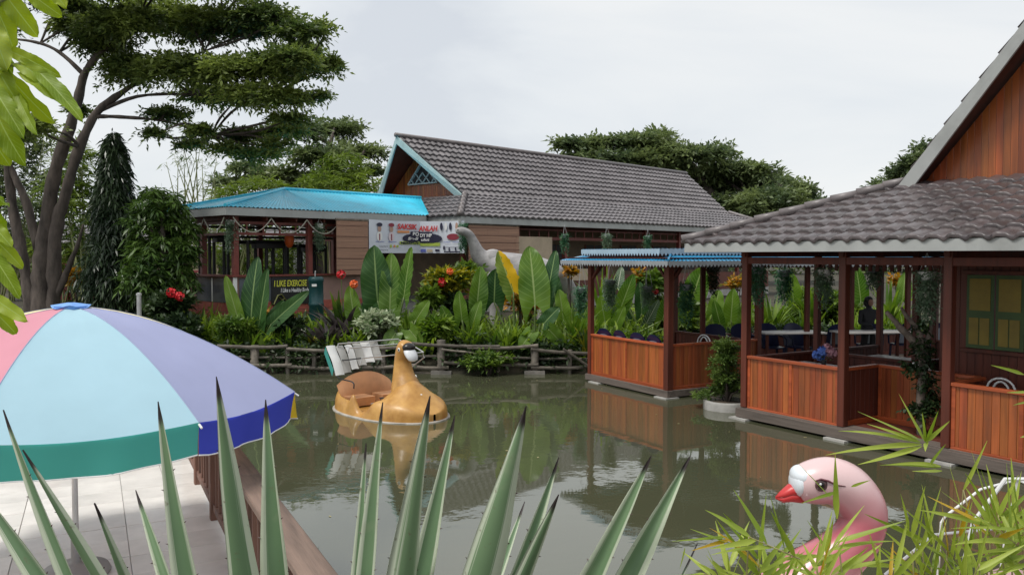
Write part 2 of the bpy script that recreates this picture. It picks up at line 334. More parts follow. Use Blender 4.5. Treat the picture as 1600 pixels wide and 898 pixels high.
# ------------------------------------------------------------------ parasol
def fabric(name, c, tr=.22):
    m = LEAF(name, [x * .95 for x in c], c, tr, rough=.7, spec=.2, nscale=2.5, isl=0, bump=.06); return m
FT = [fabric('fabric_lavender', (.37, .40, .61)), fabric('fabric_pale_cyan', (.40, .60, .70)), fabric('fabric_pink', (.66, .30, .37)), fabric('fabric_pale_yellow', (.85, .75, .4))]
FV = [fabric('fabric_royal_blue', (.08, .10, .52), .5), fabric('fabric_teal', (.10, .44, .38), .5), fabric('fabric_red', (.6, .04, .06)), fabric('fabric_yellow', (.75, .55, .05))]
um = thing('parasol', 'round parasol with pastel panels of pink, pale cyan and lavender over the deck', 'parasol', (-3.29, 6.2, DZ))
UR, UZ0, UZ1 = 1.615, 1.946 - DZ, 2.62 - DZ
seam_m = plain('seam_thread', (.3, .34, .5), .7)
def dome(r): return UZ0 + (UZ1 - UZ0) * (1 - (r / UR) ** 1.75)
def rib_pt(ang, r): return Vector((r * math.cos(ang), r * math.sin(ang), dome(r)))
for k in range(8):
    a0, a1 = R(-36.2 + 45 * k), R(-36.2 + 45 * (k + 1))
    def pan(u, v, a0=a0, a1=a1):
        r = .03 + (UR - .03) * u; p = rib_pt(a0, r).lerp(rib_pt(a1, r), v)
        sag = -.045 * math.sin(math.pi * v) * u * (1 if u < .9 else 1.15)
        p.z += sag + .006 * u * math.sin(v * 19 + u * 5 + a0 * 9) * math.sin(math.pi * v) + .004 * math.sin(u * 21 + v * 6 + a0 * 5) * math.sin(math.pi * v); return p
    ci = (0, 3, 2, 1, 0, 3, 2, 1)[k] if False else {0: 0, 1: 3, 2: 2, 3: 1, 4: 0, 5: 3, 6: 2, 7: 1}[k]
    MB().grid(pan, 14, 10).build('canopy_panel', FT[ci], um, True)
    P0, P1 = rib_pt(a0, UR), rib_pt(a1, UR)
    def val(u, v, P0=P0, P1=P1):
        p = P0.lerp(P1, v); o = Vector((p.x, p.y, 0)).normalized()
        h = .21 + .025 * math.sin(math.pi * v) ** .7
        wob = .018 * math.sin(v * 11 + k * 2) + .012 * math.sin(v * 23 + k)
        return p + Vector((0, 0, -h * u - .045 * math.sin(math.pi * v) * (1 - u * .4))) + o * (.004 + u * (wob - .03 + .02 * u))
    vo = MB().grid(val, 5, 22).build('valance', FV[ci], um, True)
    MB().tube([val(1, v / 16) for v in range(17)], .005, 5).build('valance_piping', white_paint, vo)
    MB().tube([rib_pt(a0, r) + Vector((0, 0, -.012)) for r in np.linspace(.03, UR + .03, 12)], .008, 6).build('rib', white_tube, um)
    MB().tube([rib_pt(a0, r) + Vector((0, 0, .001)) for r in np.linspace(.03, UR, 12)], .003, 5).build('seam', seam_m, um)
    MB().tube([(.03 * math.cos(a0), .03 * math.sin(a0), UZ1 - .65), rib_pt(a0, UR * .52) + Vector((0, 0, -.02))], .006, 6).build('strut', white_tube, um)
cap_m = plain('cap_blue', (.16, .34, .72), .5)
def capf(u, v):
    a = 2 * math.pi * v; r = .02 + .115 * u; return Vector((r * math.cos(a), r * math.sin(a), UZ1 + .035 - .03 * u + .012 * math.sin(a * 4) * u))
MB().grid(capf, 4, 32).build('cap', cap_m, um, True)
MB().lathe([(.115, UZ1 - .02), (.125, UZ1 + .01), (.115, UZ1 + .012)], 20).build('cap_skirt', cap_m, um)
MB().tube([(0, 0, .05), (0, 0, UZ1)], .021, 12).build('pole', white_tube, um, True)
MB().tube([(0.02, 0, UZ1 - .95), (.06, -.0, UZ1 - .95), (.07, 0, UZ1 - .9), (.05, 0, UZ1 - .88)], .006, 6).build('hook', steel, um)
MB().lathe([(.03, UZ1 - .69), (.04, UZ1 - .68), (.04, UZ1 - .6), (.03, UZ1 - .59)], 14).build('hub', white_tube, um)
MB().lathe([(.23, 0), (.24, .02), (.22, .06), (.08, .08), (.035, .1), (.035, .3), (.03, .31)], 28).build('base', M('base_grey', (.3, .29, .28), .6, .1, 4, dirt=.3), um, True)
pole = thing('thin_post', 'thin grey metal post standing in the shrubs behind the parasol', 'post', at(218, 520, 18.5).to_tuple())
MB().tube([(0, 0, -1.4), (0, 0, .85)], .05, 10).build('shaft', steel, pole)
MB().lathe([(.06, .84), (.06, .88), (.02, .9)], 10).build('cap', steel, pole)
# ------------------------------------------------------------------ roof makers
def tile_sheet(mb, o, ex, ev, x0b, x1b, x0t, x1t, V, ncourse, period=.3, amp=.022, lip=.04, seg=6, m=0):
    """wavy stepped tile courses; x along the eave, v up the slope; the ends slide from (x0b,x1b) at the eave to (x0t,x1t) at the top"""
    o, ex, ev = Vector(o), Vector(ex).normalized(), Vector(ev).normalized(); n = ex.cross(ev).normalized()
    if n.z < 0: n = -n
    lo, hi = min(x0b, x0t), max(x1b, x1t); nc = max(2, int((hi - lo) / period * seg)); xs_ = [lo + (hi - lo) * i / nc for i in range(nc + 1)]
    cv = V / ncourse
    for c in range(ncourse):
        v0, v1 = c * cv, (c + 1) * cv + .02
        vs = []
        jit = random.uniform(-.004, .004)
        for vv, h in ((v0, -.005), (v0, lip), (v1, .0)):
            f = min(1, vv / V); a, b_ = x0b + (x0t - x0b) * f, x1b + (x1t - x1b) * f
            for x in xs_:
                xc = min(max(x, a), b_); wv = amp * (math.sin(2 * math.pi * x / period) + .35 * math.sin(4 * math.pi * x / period + .8))
                vs.append(o + ex * xc + ev * (vv + jit + (-.01 * math.cos(2 * math.pi * x / period) if vv == v0 else 0)) + n * (wv + h))
        k = nc + 1; fs = []
        for r_ in (0, 1):
            for i in range(nc):
                if (vs[(r_ + 1) * k + i] - vs[(r_ + 1) * k + i + 1]).length < 1e-5 and (vs[r_ * k + i] - vs[r_ * k + i + 1]).length < 1e-5: continue
                fs.append((r_ * k + i, r_ * k + i + 1, (r_ + 1) * k + i + 1, (r_ + 1) * k + i))
        mb.add(vs, fs, m)
def corr_sheet(mb, o, ex, ev, x0b, x1b, x0t, x1t, V, period=.1, amp=.014, seg=4, rows=1, m=0):
    o, ex, ev = Vector(o), Vector(ex).normalized(), Vector(ev).normalized(); n = ex.cross(ev).normalized()
    if n.z < 0: n = -n
    lo, hi = min(x0b, x0t), max(x1b, x1t); nc = max(2, int((hi - lo) / period * seg)); xs_ = [lo + (hi - lo) * i / nc for i in range(nc + 1)]
    vs = []
    for r_ in range(rows + 1):
        f = r_ / rows; a, b_ = x0b + (x0t - x0b) * f, x1b + (x1t - x1b) * f
        for x in xs_: vs.append(o + ex * min(max(x, a), b_) + ev * (V * f) + n * (amp * math.sin(2 * math.pi * x / period)))
    k = nc + 1
    fs = [(r_ * k + i, r_ * k + i + 1, (r_ + 1) * k + i + 1, (r_ + 1) * k + i) for r_ in range(rows) for i in range(nc)
          if (vs[r_ * k + i] - vs[r_ * k + i + 1]).length > 1e-5 or (vs[(r_ + 1) * k + i] - vs[(r_ + 1) * k + i + 1]).length > 1e-5]
    mb.add(vs, fs, m)
def tiles_single(parent, mat, o, ex, ev, x0b, x0t, x1, V, ncourse, tw=.3, amp=.024, lip=.042):
    """each roof tile its own object; whole tiles share one mesh, those cut by the hip get their own"""
    o, ex, ev = Vector(o), Vector(ex).normalized(), Vector(ev).normalized(); n = ex.cross(ev).normalized()
    if n.z < 0: n = -n
    B = Matrix((ex, ev, n)).transposed().to_4x4(); cv = V / ncourse; seg = 8; shared = None; cnt = 0
    def tmesh(xcut0=-9, xcut1=-9):
        vs = []
        for vv, h, cut in ((0, -.012, xcut0), (0, lip, xcut0), (.03, lip + .004, xcut0), (cv * .55, lip * .5, (xcut0 + xcut1) / 2), (cv + .03, .0, xcut1)):
            for i in range(seg + 1):
                x = tw * i / seg; ph = 2 * math.pi * i / seg
                vs.append((max(x, cut), vv - (.014 * math.cos(ph + .6) if vv <= .03 else 0), h + amp * (math.sin(ph) + .4 * math.sin(2 * ph + .8))))
        k = seg + 1
        return MB().add(vs, [(r_ * k + i, r_ * k + i + 1, (r_ + 1) * k + i + 1, (r_ + 1) * k + i) for r_ in range(4) for i in range(seg)]).mesh('tile', mat, True)
    for c in range(ncourse):
        f0, f1 = c / ncourse, (c + 1) / ncourse; h0, h1 = x0b + (x0t - x0b) * f0, x0b + (x0t - x0b) * f1
        i = int(math.floor((h0) / tw))
        while i * tw < x1 - 1e-6:
            xl = i * tw; i += 1
            if xl + tw <= h0 + .01: continue
            if xl >= h1:
                if shared is None: shared = tmesh()
                me = shared
            else: me = tmesh(h0 - xl, h1 - xl)
            p = o + ex * xl + ev * (c * cv)
            mm = Matrix.Translation(p) @ B @ Matrix.Rotation(random.uniform(-.006, .006), 4, 'Z') @ Matrix.Rotation(random.uniform(-.004, .012), 4, 'X')
            link('tile', me, parent, mat4=mm); cnt += 1
    return cnt
def scallop(mb, a, b, z1, z0, step=.1, th=.012):
    """a hanging trim board with a zigzag lower edge"""
    a, b = Vector((*a, 0)), Vector((*b, 0)); n_ = max(2, round((b - a).length / step)); nr = (b - a).normalized().cross(Vector((0, 0, 1))) * th
    for i in range(n_):
        p, q = a.lerp(b, i / n_), a.lerp(b, (i + 1) / n_); m_ = (p + q) / 2; zm = z0 + (z1 - z0) * .45
        pr = [Vector((p.x, p.y, z1)), Vector((q.x, q.y, z1)), Vector((q.x, q.y, zm)), Vector((m_.x, m_.y, z0)), Vector((p.x, p.y, zm))]
        vs = pr + [x + nr for x in pr]
        mb.add(vs, [(0, 1, 2, 3, 4), (9, 8, 7, 6, 5), (2, 7, 8, 3), (3, 8, 9, 4), (0, 5, 6, 1)])
def railing_panel(par, x0, x1, y, z0, z1, axis='x', pw=.115, mv=None, mh=None, th=.03, muntin=True):
    """framed balustrade of upright planks: top rail, sill, muntins and every plank a part"""
    mv, mh = mv or wood_v, mh or wood_h
    def bx(nm, mt, a, b, c, d, e, f, bev=.004):
        if axis == 'x': return pbox(nm, mt, par, a, b, y + c, y + d, e, f, bev)
        return pbox(nm, mt, par, y + c, y + d, a, b, e, f, bev)
    bx('top_rail', mh, x0, x1, -.055, .055, z1 - .05, z1, .006)
    bx('bottom_rail', mh, x0, x1, -.035, .035, z0, z0 + .09, .005)
    n = max(1, round((x1 - x0) / pw)); w_ = (x1 - x0) / n
    for i in range(n):
        bx('plank', mv, x0 + i * w_ + .0018, x0 + (i + 1) * w_ - .0018, -th / 2 + random.choice((0, .002, .003)), th / 2, z0 + .09, z1 - .052)
    if muntin:
        for xx in (x0 + .03, (x0 + x1) / 2, x1 - .03): bx('stile', mh, xx - .03, xx + .03, -.03, -.0152, z0 + .092, z1 - .053)

# ------------------------------------------------------------------ pavilion on the right (restaurant over the water)
PA = math.atan2(-.849, .529)
pv = thing('restaurant_pavilion', 'open wooden restaurant pavilion with brown tiled roof and steep gable over the pond', 'pavilion', (4.31, 15.28, 0), PA)
FZ = .22; LEN, DEP = 9.0, 6.2
# floor, edge beams, pads
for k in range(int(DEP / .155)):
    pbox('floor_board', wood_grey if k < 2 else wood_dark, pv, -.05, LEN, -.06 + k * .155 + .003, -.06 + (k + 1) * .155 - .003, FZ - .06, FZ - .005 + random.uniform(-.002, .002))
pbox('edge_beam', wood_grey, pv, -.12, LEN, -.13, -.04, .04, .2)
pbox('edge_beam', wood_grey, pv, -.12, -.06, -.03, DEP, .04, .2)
for x in (0, 2.07, 3.83, 5.9, 7.8):
    MB().box(x - .06, x + .06, -.1, .06, -.1, .05).build('stub_post', wood_grey, pv)
    MB().box(x - .2, x + .2, -.22, .14, -1.2, -.02 + .05).build('footing', concrete, pv)
PX = [0, 2.07, 3.83, 5.9, 7.8]
for x in PX:
    for y in (0, 2.0, 4.0, 6.0):
        if y in (2.0, 4.0) and x > 3: continue
        s = .065 if y == 0 else .055
        pbox('post', wood_post if y == 0 else wood_dark, pv, x - s, x + s, y - s, y + s, FZ, 3.1, .008)
railing_panel(pv, .07, 2.0, 0, .16, 1.18)
railing_panel(pv, .07, .92, 2.07, .22, 1.18, axis='y', mv=wood_dark)
railing_panel(pv, 2.10, 3.78, .92, .22, 1.18)
railing_panel(pv, .07, .92, 3.83, .22, 1.18, axis='y', mv=wood_post)
railing_panel(pv, 3.9, 5.83, 0, .16, 1.18)
railing_panel(pv, 5.97, 7.73, 0, .16, 1.18)
# inner divisions
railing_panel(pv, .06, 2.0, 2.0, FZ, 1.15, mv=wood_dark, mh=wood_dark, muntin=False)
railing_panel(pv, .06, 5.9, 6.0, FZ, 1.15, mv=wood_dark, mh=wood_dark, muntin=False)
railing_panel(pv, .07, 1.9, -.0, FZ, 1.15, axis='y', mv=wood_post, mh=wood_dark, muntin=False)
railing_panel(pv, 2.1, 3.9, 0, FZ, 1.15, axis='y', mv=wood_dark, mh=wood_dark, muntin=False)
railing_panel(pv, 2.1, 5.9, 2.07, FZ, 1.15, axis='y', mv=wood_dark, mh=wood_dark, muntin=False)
# tie beams and braces under the eaves
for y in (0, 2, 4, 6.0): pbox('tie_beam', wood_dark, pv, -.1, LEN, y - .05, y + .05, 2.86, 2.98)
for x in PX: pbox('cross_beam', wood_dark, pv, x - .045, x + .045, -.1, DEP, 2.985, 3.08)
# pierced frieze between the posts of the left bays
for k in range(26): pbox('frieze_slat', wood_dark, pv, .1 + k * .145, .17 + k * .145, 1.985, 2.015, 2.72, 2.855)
# inner cabin wall with shutters
for k in range(40):
    x0 = 2.8 + k * .13
    if x0 > 7.7: break
    win = 3.2 < x0 + .065 < 4.08
    if not win: pbox('wall_plank', wood_post, pv, x0 + .003, x0 + .127, 1.62, 1.65, FZ, 2.85)
    else:
        pbox('wall_plank', wood_post, pv, x0 + .003, x0 + .127, 1.62, 1.65, FZ, 1.5); pbox('wall_plank', wood_post, pv, x0 + .003, x0 + .127, 1.62, 1.65, 2.72, 2.85)
pbox('corner_board', wood_post, pv, 2.76, 2.86, 1.56, 1.66, FZ, 2.85)
pbox('window_sill', wood_post, pv, 3.1, 4.2, 1.55, 1.66, 1.46, 1.52)
pbox('window_head', wood_post, pv, 3.1, 4.2, 1.57, 1.66, 2.71, 2.77)
for k in range(2):
    x0 = 3.19 + k * .46; sh = pbox('shutter', green_paint, pv, x0, x0 + .43, 1.575, 1.6, 1.53, 2.7)
    cx, cz = .215, .585
    for q in range(2): pbox('shutter_panel', yellow_paint, sh, -cx + .05 + q * .17, -cx + .05 + q * .17 + .15, -.022, -.013, -cz + .06, -.1)
    pbox('shutter_panel', yellow_paint, sh, -cx + .05, cx - .05, -.022, -.013, .02, cz - .06)
pbox('cabin_side', wood_dark, pv, 2.78, 2.82, 1.66, 5.9, FZ, 2.85)
# ceiling
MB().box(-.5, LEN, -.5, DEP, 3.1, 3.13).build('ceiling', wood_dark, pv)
# skirt roof
OV = .83; EZ = 3.24; IN = 1.945; TZ = 4.27
XL, XR, YF, YB = -OV, LEN + OV, -OV, DEP + OV
run = IN + OV; V = math.hypot(run, TZ - EZ)
vf = Vector((0, run, TZ - EZ)).normalized()
roof = MB()
tile_sheet(roof, (XL, YB, EZ), (1, 0, 0), (0, -run, TZ - EZ), 0, XR - XL, run, XR - XL - run, V, 8)
tile_sheet(roof, (XL, YF, EZ), (0, 1, 0), (run, 0, TZ - EZ), 0, YB - YF, run, YB - YF - run, V, 8)
tile_sheet(roof, (XR, YF, EZ), (0, 1, 0), (-run, 0, TZ - EZ), 0, YB - YF, run, YB - YF - run, V, 8)
tile_sheet(roof, (XL + 7.2, YF, EZ), (1, 0, 0), vf, 0, XR - XL - 7.2, 0, XR - XL - run - 7.2, V, 8)
# upper gable, ridge along y; its front rakes lean out over the pond
GX0, GX1 = IN, LEN - IN; gc = (GX0 + GX1) / 2; RZ = TZ + (gc - GX0) * 1.1; lean = .18
GY0, GY1 = IN - .22, DEP + .2
UV = math.hypot(gc - GX0, RZ - TZ)
rf = roof.build('roof', tile_near, pv)
ns = tiles_single(rf, tile_near, (XL, YF, EZ), (1, 0, 0), vf, 0, run, 7.2, V, 8)
up = MB()
tile_sheet(up, (GX0 - .1, GY0 - .02, TZ - .1), (0, 1, 0), (gc - GX0 + .1, 0, RZ - TZ + .1), 0, GY1 - GY0, -lean, GY1 - GY0, UV + .15, 9)
tile_sheet(up, (GX1 + .1, GY0 - .02, TZ - .1), (0, 1, 0), (-(gc - GX0) - .1, 0, RZ - TZ + .1), 0, GY1 - GY0, -lean, GY1 - GY0, UV + .15, 9)
up.build('upper_roof', tile_near, pv)
rk = MB()
for gx_ in (GX0 - .06, GX1 + .06):
    rk.bar((gx_, GY0, TZ - .06), (gc, GY0 - lean, RZ - .02), .05, .24, up=(0, -1, 0))
    # board lies in the rake plane
rk = MB()
for sgn, gx_ in ((1, GX0 - .1), (-1, GX1 + .1)):
    a_, b_ = Vector((gx_, GY0 - .03, TZ - .08)), Vector((gc, GY0 - lean - .03, RZ + .02)); d_ = Vector((0, 0, -.26)); th = Vector((0, .04, 0))
    rk.add([a_, b_, b_ + d_, a_ + d_ * .6 + Vector((sgn * .18, 0, 0)), a_ + th, b_ + th, b_ + d_ + th, a_ + d_ * .6 + Vector((sgn * .18, 0, 0)) + th],
           [(0, 1, 2, 3), (7, 6, 5, 4), (0, 4, 5, 1), (3, 2, 6, 7), (0, 3, 7, 4), (1, 5, 6, 2)])
rk.build('bargeboard', fascia, pv)
# soffit under the leaning gable overhang
sf = MB()
for gx_ in (GX0 - .05, GX1 + .05):
    sf.add([(gx_, GY0 - .02, TZ - .14), (gc, GY0 - lean, RZ - .1), (gc, GY1, RZ - .1), (gx_, GY1, TZ - .14)], [(0, 1, 2, 3)])
sf.build('soffit', wood_dark, pv)
# gable wall planks
n = 44; gw = (GX1 - GX0) / n
for k in range(n):
    x0 = GX0 + k * gw; xm = x0 + gw / 2
    ha, hb = (TZ - .2 + (min(q - GX0, GX1 - q)) * 1.1 for q in (x0, x0 + gw))
    a_, b_ = x0 + .003, x0 + gw - .003; yy = IN + .12
    if max(ha, hb) < TZ - .05: continue
    MB().add([(a_, yy, TZ - .35), (b_, yy, TZ - .35), (b_, yy, max(hb, TZ - .3)), (a_, yy, max(ha, TZ - .3)), (a_, yy + .02, TZ - .35), (b_, yy + .02, TZ - .35), (b_, yy + .02, max(hb, TZ - .3)), (a_, yy + .02, max(ha, TZ - .3))],
             [(0, 1, 2, 3), (7, 6, 5, 4), (0, 3, 7, 4), (1, 5, 6, 2), (3, 2, 6, 7)]).build('gable_plank', wood_v, pv)
# fascia, hip caps, ridge cap
MB().box(XL + .05, XR - .05, YF + .02, YF + .06, EZ - .17, EZ - .004).box(XL + .02, XL + .06, YF + .05, YB - .05, EZ - .17, EZ - .004).build('fascia_board', fascia, pv)
MB().add([(XL + .06, YF + .06, EZ - .1), (XR, YF + .06, EZ - .1), (XR, 0, 3.14), (0, 0, 3.14)], [(0, 1, 2, 3)]).add([(XL + .06, YF + .06, EZ - .1), (0, 0, 3.14), (0, DEP, 3.14), (XL + .06, YB, EZ - .1)], [(0, 1, 2, 3)]).build('eaves_soffit', wood_dark, pv)
cp = MB(); a_, b_ = Vector((XL, YF, EZ + .05)), Vector((IN, IN, TZ + .06))
for k in range(9):
    p, q = a_.lerp(b_, k / 9), a_.lerp(b_, (k + 1.12) / 9); cp.tube([p + Vector((0, 0, .02)), q], [.085, .07], 10)
cp.build('hip_cap', tile_cap, pv, True)
MB().tube([(gc, GY0 - lean - .05, RZ + .08), (gc, GY1, RZ + .08)], .1, 10).build('ridge_cap', tile_cap, pv, True)
MB().tube([(XR, YF, EZ + .05), (LEN - IN, IN, TZ + .05)], .085, 10).build('hip_cap', tile_cap, pv, True)

# ------------------------------------------------------------------ gazebo with blue roof
GA = math.atan2(-.87, .49)
gz_ = thing('gazebo', 'small wooden gazebo over the pond with two-tiered blue roof and zigzag trim', 'gazebo', (3.3, 17.5, 0), GA)
gL, gD = 2.85, 2.6
for k in range(17): pbox('floor_board', wood_grey, gz_, -gL, 0, k * gD / 17 + .003, (k + 1) * gD / 17 - .003, .13, .185)
pbox('edge_beam', wood_grey, gz_, -gL - .1, .1, -.1, -.02, .03, .17); pbox('edge_beam', wood_grey, gz_, .02, .1, -.015, gD, .03, .17)
for x in (-gL + .35, -.05):
    for y in (0, gD): MB().box(x - .08, x + .08, y - .08, y + .08, -1, .03).box(x - .2, x + .2, y - .18, y + .18, -1.2, -.02 + .04).build('footing', concrete, gz_)
for x in (-gL, 0):
    for y in (0, gD):
        s = .075 if (x, y) == (0, 0) else .06
        pbox('post', wood_post, gz_, x - s, x + s, y - s, y + s, .14, 2.95, .008)
        for dx, dy in ((1 if x < 0 else -1, 0), (0, 1 if y == 0 else -1)):
            MB().bar((x + dx * .05, y + dy * .05, 2.46), (x + dx * .32, y + dy * .32, 2.76), .04, .05).build('brace', wood_dark, gz_)
railing_panel(gz_, -gL + .06, -.08, 0, .15, 1.14); railing_panel(gz_, .08, gD - .06, 0, .15, 1.14, axis='y')
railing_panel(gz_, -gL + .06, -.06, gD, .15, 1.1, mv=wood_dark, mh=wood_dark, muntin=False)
for y in (0, gD): pbox('tie_beam', wood_dark, gz_, -gL - .3, .3, y - .04, y + .04, 2.77, 2.87)
for x in (-gL, 0): pbox('tie_beam', wood_dark, gz_, x - .04, x + .04, -.3, gD + .3, 2.872, 2.95)
e0, e1, f0, f1 = -gL - .57, .57, -.5, gD + .5; ez = 2.90; ti = .62; tz = 3.06
def hip(mb, x0, x1, y0, y1, z0, z1, ins, per=.11, amp=.014):
    v_ = math.hypot(ins, z1 - z0)
    corr_sheet(mb, (x0, y0, z0), (1, 0, 0), (0, ins, z1 - z0), 0, x1 - x0, ins, x1 - x0 - ins, v_, per, amp)
    corr_sheet(mb, (x0, y1, z0), (1, 0, 0), (0, -ins, z1 - z0), 0, x1 - x0, ins, x1 - x0 - ins, v_, per, amp)
    corr_sheet(mb, (x0, y0, z0), (0, 1, 0), (ins, 0, z1 - z0), 0, y1 - y0, ins, y1 - y0 - ins, v_, per, amp)
    corr_sheet(mb, (x1, y0, z0), (0, 1, 0), (-ins, 0, z1 - z0), 0, y1 - y0, ins, y1 - y0 - ins, v_, per, amp)
m_ = MB(); hip(m_, e0, e1, f0, f1, ez, tz, ti); m_.build('lower_roof', blue_deep, gz_, True)
m_ = MB(); u0, u1, w0, w1 = e0 + .72, e1 - .4, f0 + .12, f1 - .2; hip(m_, u0, u1, w0, w1, 3.155, 3.17, 1.5, amp=.004); m_.build('upper_roof', blue_deep, gz_, True)
m_ = MB()
for a_, b_ in (((e0, f0), (e1, f0)), ((e1, f0), (e1, f1)), ((e1, f1), (e0, f1)), ((e0, f1), (e0, f0))): scallop(m_, a_, b_, ez + .0, ez - .13)
m_.build('lower_trim', grey_trim, gz_)
m_ = MB()
for a_, b_ in (((u0, w0), (u1, w0)), ((u1, w0), (u1, w1)), ((u1, w1), (u0, w1)), ((u0, w1), (u0, w0))): scallop(m_, a_, b_, 3.15, 3.0)
m_.build('upper_trim', blue_fas, gz_)
MB().box(u0 + .05, u1 - .05, w0 + .05, w1 - .05, 3.0, 3.15).build('upper_drum', wood_dark, gz_)
MB().box(e0 + .1, e1 - .1, f0 + .1, f1 - .1, 2.955, 2.97).build('ceiling', wood_dark, gz_)
MB().tube([Vector((e1, f0, ez + .02)), Vector((e1 - ti, f0 + ti, tz + .02))], .025, 8).build('hip_cap', blue_deep, gz_)

# ------------------------------------------------------------------ long house with grey tiled roof
HA = math.atan2(.72, .693)
lh = thing('long_house', 'long wooden house with grey tiled gable roof standing behind the garden', 'house', (-3.757, 33.22, 0), HA)
HZ = 1.0; HL = 19.6; W = 2.71; T1 = 5.29; RZ2 = 7.63; E2 = 4.36; S = 2.36; pl = 1.0
up = MB(); v_ = math.hypot(W, RZ2 - T1)
for s in (-1, 1): tile_sheet(up, (0, s * W, T1), (1, 0, 0), (0, -s * W, RZ2 - T1), 0, HL, -pl, HL, v_, 10, .32, .03, .075, 5)
up.build('upper_roof', tile_far, lh)['kind'] = 'stuff'
sk = MB(); v_ = math.hypot(S, T1 - E2)
for s in (-1, 1): tile_sheet(sk, (-S, s * (W + S), E2), (1, 0, 0), (0, -s * S, T1 - E2), 0, HL + 2 * S, S, HL + S, v_, 6, .32, .03, .07, 5)
tile_sheet(sk, (-S, -(W + S), E2), (0, 1, 0), (S, 0, T1 - E2), 0, 2 * (W + S), S, 2 * W + S, v_, 6, .32, .03, .07, 5)
tile_sheet(sk, (HL + S, -(W + S), E2), (0, 1, 0), (-S, 0, T1 - E2), 0, 2 * (W + S), S, 2 * W + S, v_, 6, .32, .03, .07, 5)
sk.build('skirt_roof', tile_far, lh)['kind'] = 'stuff'
MB().tube([(-pl - .1, 0, RZ2 + .06), (HL + .1, 0, RZ2 + .06)], .09, 8).build('ridge_cap', tile_cap, lh, True)
for s in (-1, 1):
    c_ = MB()
    a_, b_ = Vector((-S, s * (W + S), E2 + .05)), Vector((.05, s * W, T1 + .1))
    for k in range(6): c_.tube([a_.lerp(b_, k / 6) + Vector((0, 0, .02)), a_.lerp(b_, (k + 1.1) / 6)], [.11, .09], 8)
    c_.build('hip_cap', tile_cap, lh, True)
    MB().tube([(HL + S, s * (W + S), E2 + .05), (HL, s * W, T1 + .1)], .1, 8).build('hip_cap', tile_cap, lh, True)
    a_, b_ = Vector((-.02, s * (W + .12), T1 - .12)), Vector((-pl - .06, 0, RZ2 + .02)); d_ = Vector((0, 0, -.3)); th = Vector((.05, 0, 0))
    MB().add([a_, b_, b_ + d_, a_ + d_ * .35 + Vector((0, -s * .28, 0)), a_ + th, b_ + th, b_ + d_ + th, a_ + d_ * .35 + Vector((0, -s * .28, 0)) + th],
             [(0, 1, 2, 3), (7, 6, 5, 4), (0, 4, 5, 1), (3, 2, 6, 7), (0, 3, 7, 4), (1, 5, 6, 2)]).build('bargeboard', fascia_cyan, lh)
    MB().add([(0, s * W, T1 - .12), (-pl, 0, RZ2 - .12), (HL, 0, RZ2 - .12), (HL, s * W, T1 - .12)], [(0, 1, 2, 3)]).build('soffit', wood_dark, lh)
n = 40; gw = 2 * W / n
for k in range(n):
    y0 = -W + k * gw; y1 = y0 + gw; sl = (RZ2 - T1) / W
    h0, h1 = (T1 - .2 + (W - abs(q)) * sl for q in (y0, y1)); h0, h1 = max(h0, T1 - .1), max(h1, T1 - .1); xx = .35
    MB().add([(xx, y0 + .005, T1 - .3), (xx, y1 - .005, T1 - .3), (xx, y1 - .005, h1), (xx, y0 + .005, h0), (xx + .03, y0 + .005, T1 - .3), (xx + .03, y1 - .005, T1 - .3), (xx + .03, y1 - .005, h1), (xx + .03, y0 + .005, h0)],
             [(3, 2, 1, 0), (4, 5, 6, 7), (0, 4, 7, 3), (1, 2, 6, 5), (3, 7, 6, 2)]).build('gable_plank', wood_v, lh)
# triangular lattice window
wn = MB().add([(.31, -.85, T1 + .62), (.31, .85, T1 + .62), (.31, 0, T1 + 1.42)], [(2, 1, 0)]).build('gable_window', dark_metal, lh)
lt = M('lattice_paint', (.42, .5, .52), .6, .1, 4)
tri = [Vector((.27, -.9, T1 + .6)), Vector((.27, .9, T1 + .6)), Vector((.27, 0, T1 + 1.48))]
for i in range(3): MB().bar(tri[i], tri[(i + 1) % 3], .05, .1, up=(1, 0, 0)).build('window_frame', lt, wn)
for a_, b_ in (((-.45, .62), (.0, 1.04)), ((.45, .62), (0, 1.04)), ((-.45, 1.04), (0, .62)), ((.45, 1.04), (0, .62)), ((-.72, .78), (-.55, .62)), ((.72, .78), (.55, .62))):
    MB().bar((.275, a_[0], T1 + a_[1]), (.275, b_[0], T1 + b_[1]), .04, .06, up=(1, 0, 0)).build('muntin', lt, wn)
# eaves fascia
X0, X1, Yn, Yf = -S + .06, HL + S - .06, -(W + S) + .05, W + S - .05
MB().box(X0, X1, Yn, Yn + .04, E2 - .24, E2 - .01).build('fascia_board', fascia, lh); MB().box(X0, X0 + .04, Yn + .045, Yf, E2 - .24, E2 - .01).build('fascia_board', fascia, lh)
MB().box(X1 - .04, X1, Yn + .045, Yf, E2 - .24, E2 - .01).build('fascia_board', fascia, lh)
MB().box(X0 + .1, X1 - .1, Yn + .1, Yf - .1, E2 - .16, E2 - .12).build('ceiling', wood_dark, lh)
MB().box(-1.6, HL + 1.6, -4.3, 4.3, -.2, HZ + .35).build('plinth', concrete, lh)
for k in range(9):
    x = -1.5 + k * 2.75
    pbox('post', red_metal, lh, x - .08, x + .08, -4.35, -4.19, HZ + .35, E2 - .2)
pbox('lintel', red_metal, lh, -1.5, HL + 1.5, -4.3, -4.24, 3.62, 3.74); pbox('lintel', red_metal, lh, -1.5, HL + 1.5, -4.3, -4.24, 3.98, 4.05)
pbox('lintel', red_metal, lh, -1.56, -1.46, -4.2, 4.2, 3.62, 3.74)
for k in range(40): pbox('frieze_bar', red_metal, lh, -1.4 + k * .55, -1.35 + k * .55, -4.29, -4.25, 3.742, 3.978)
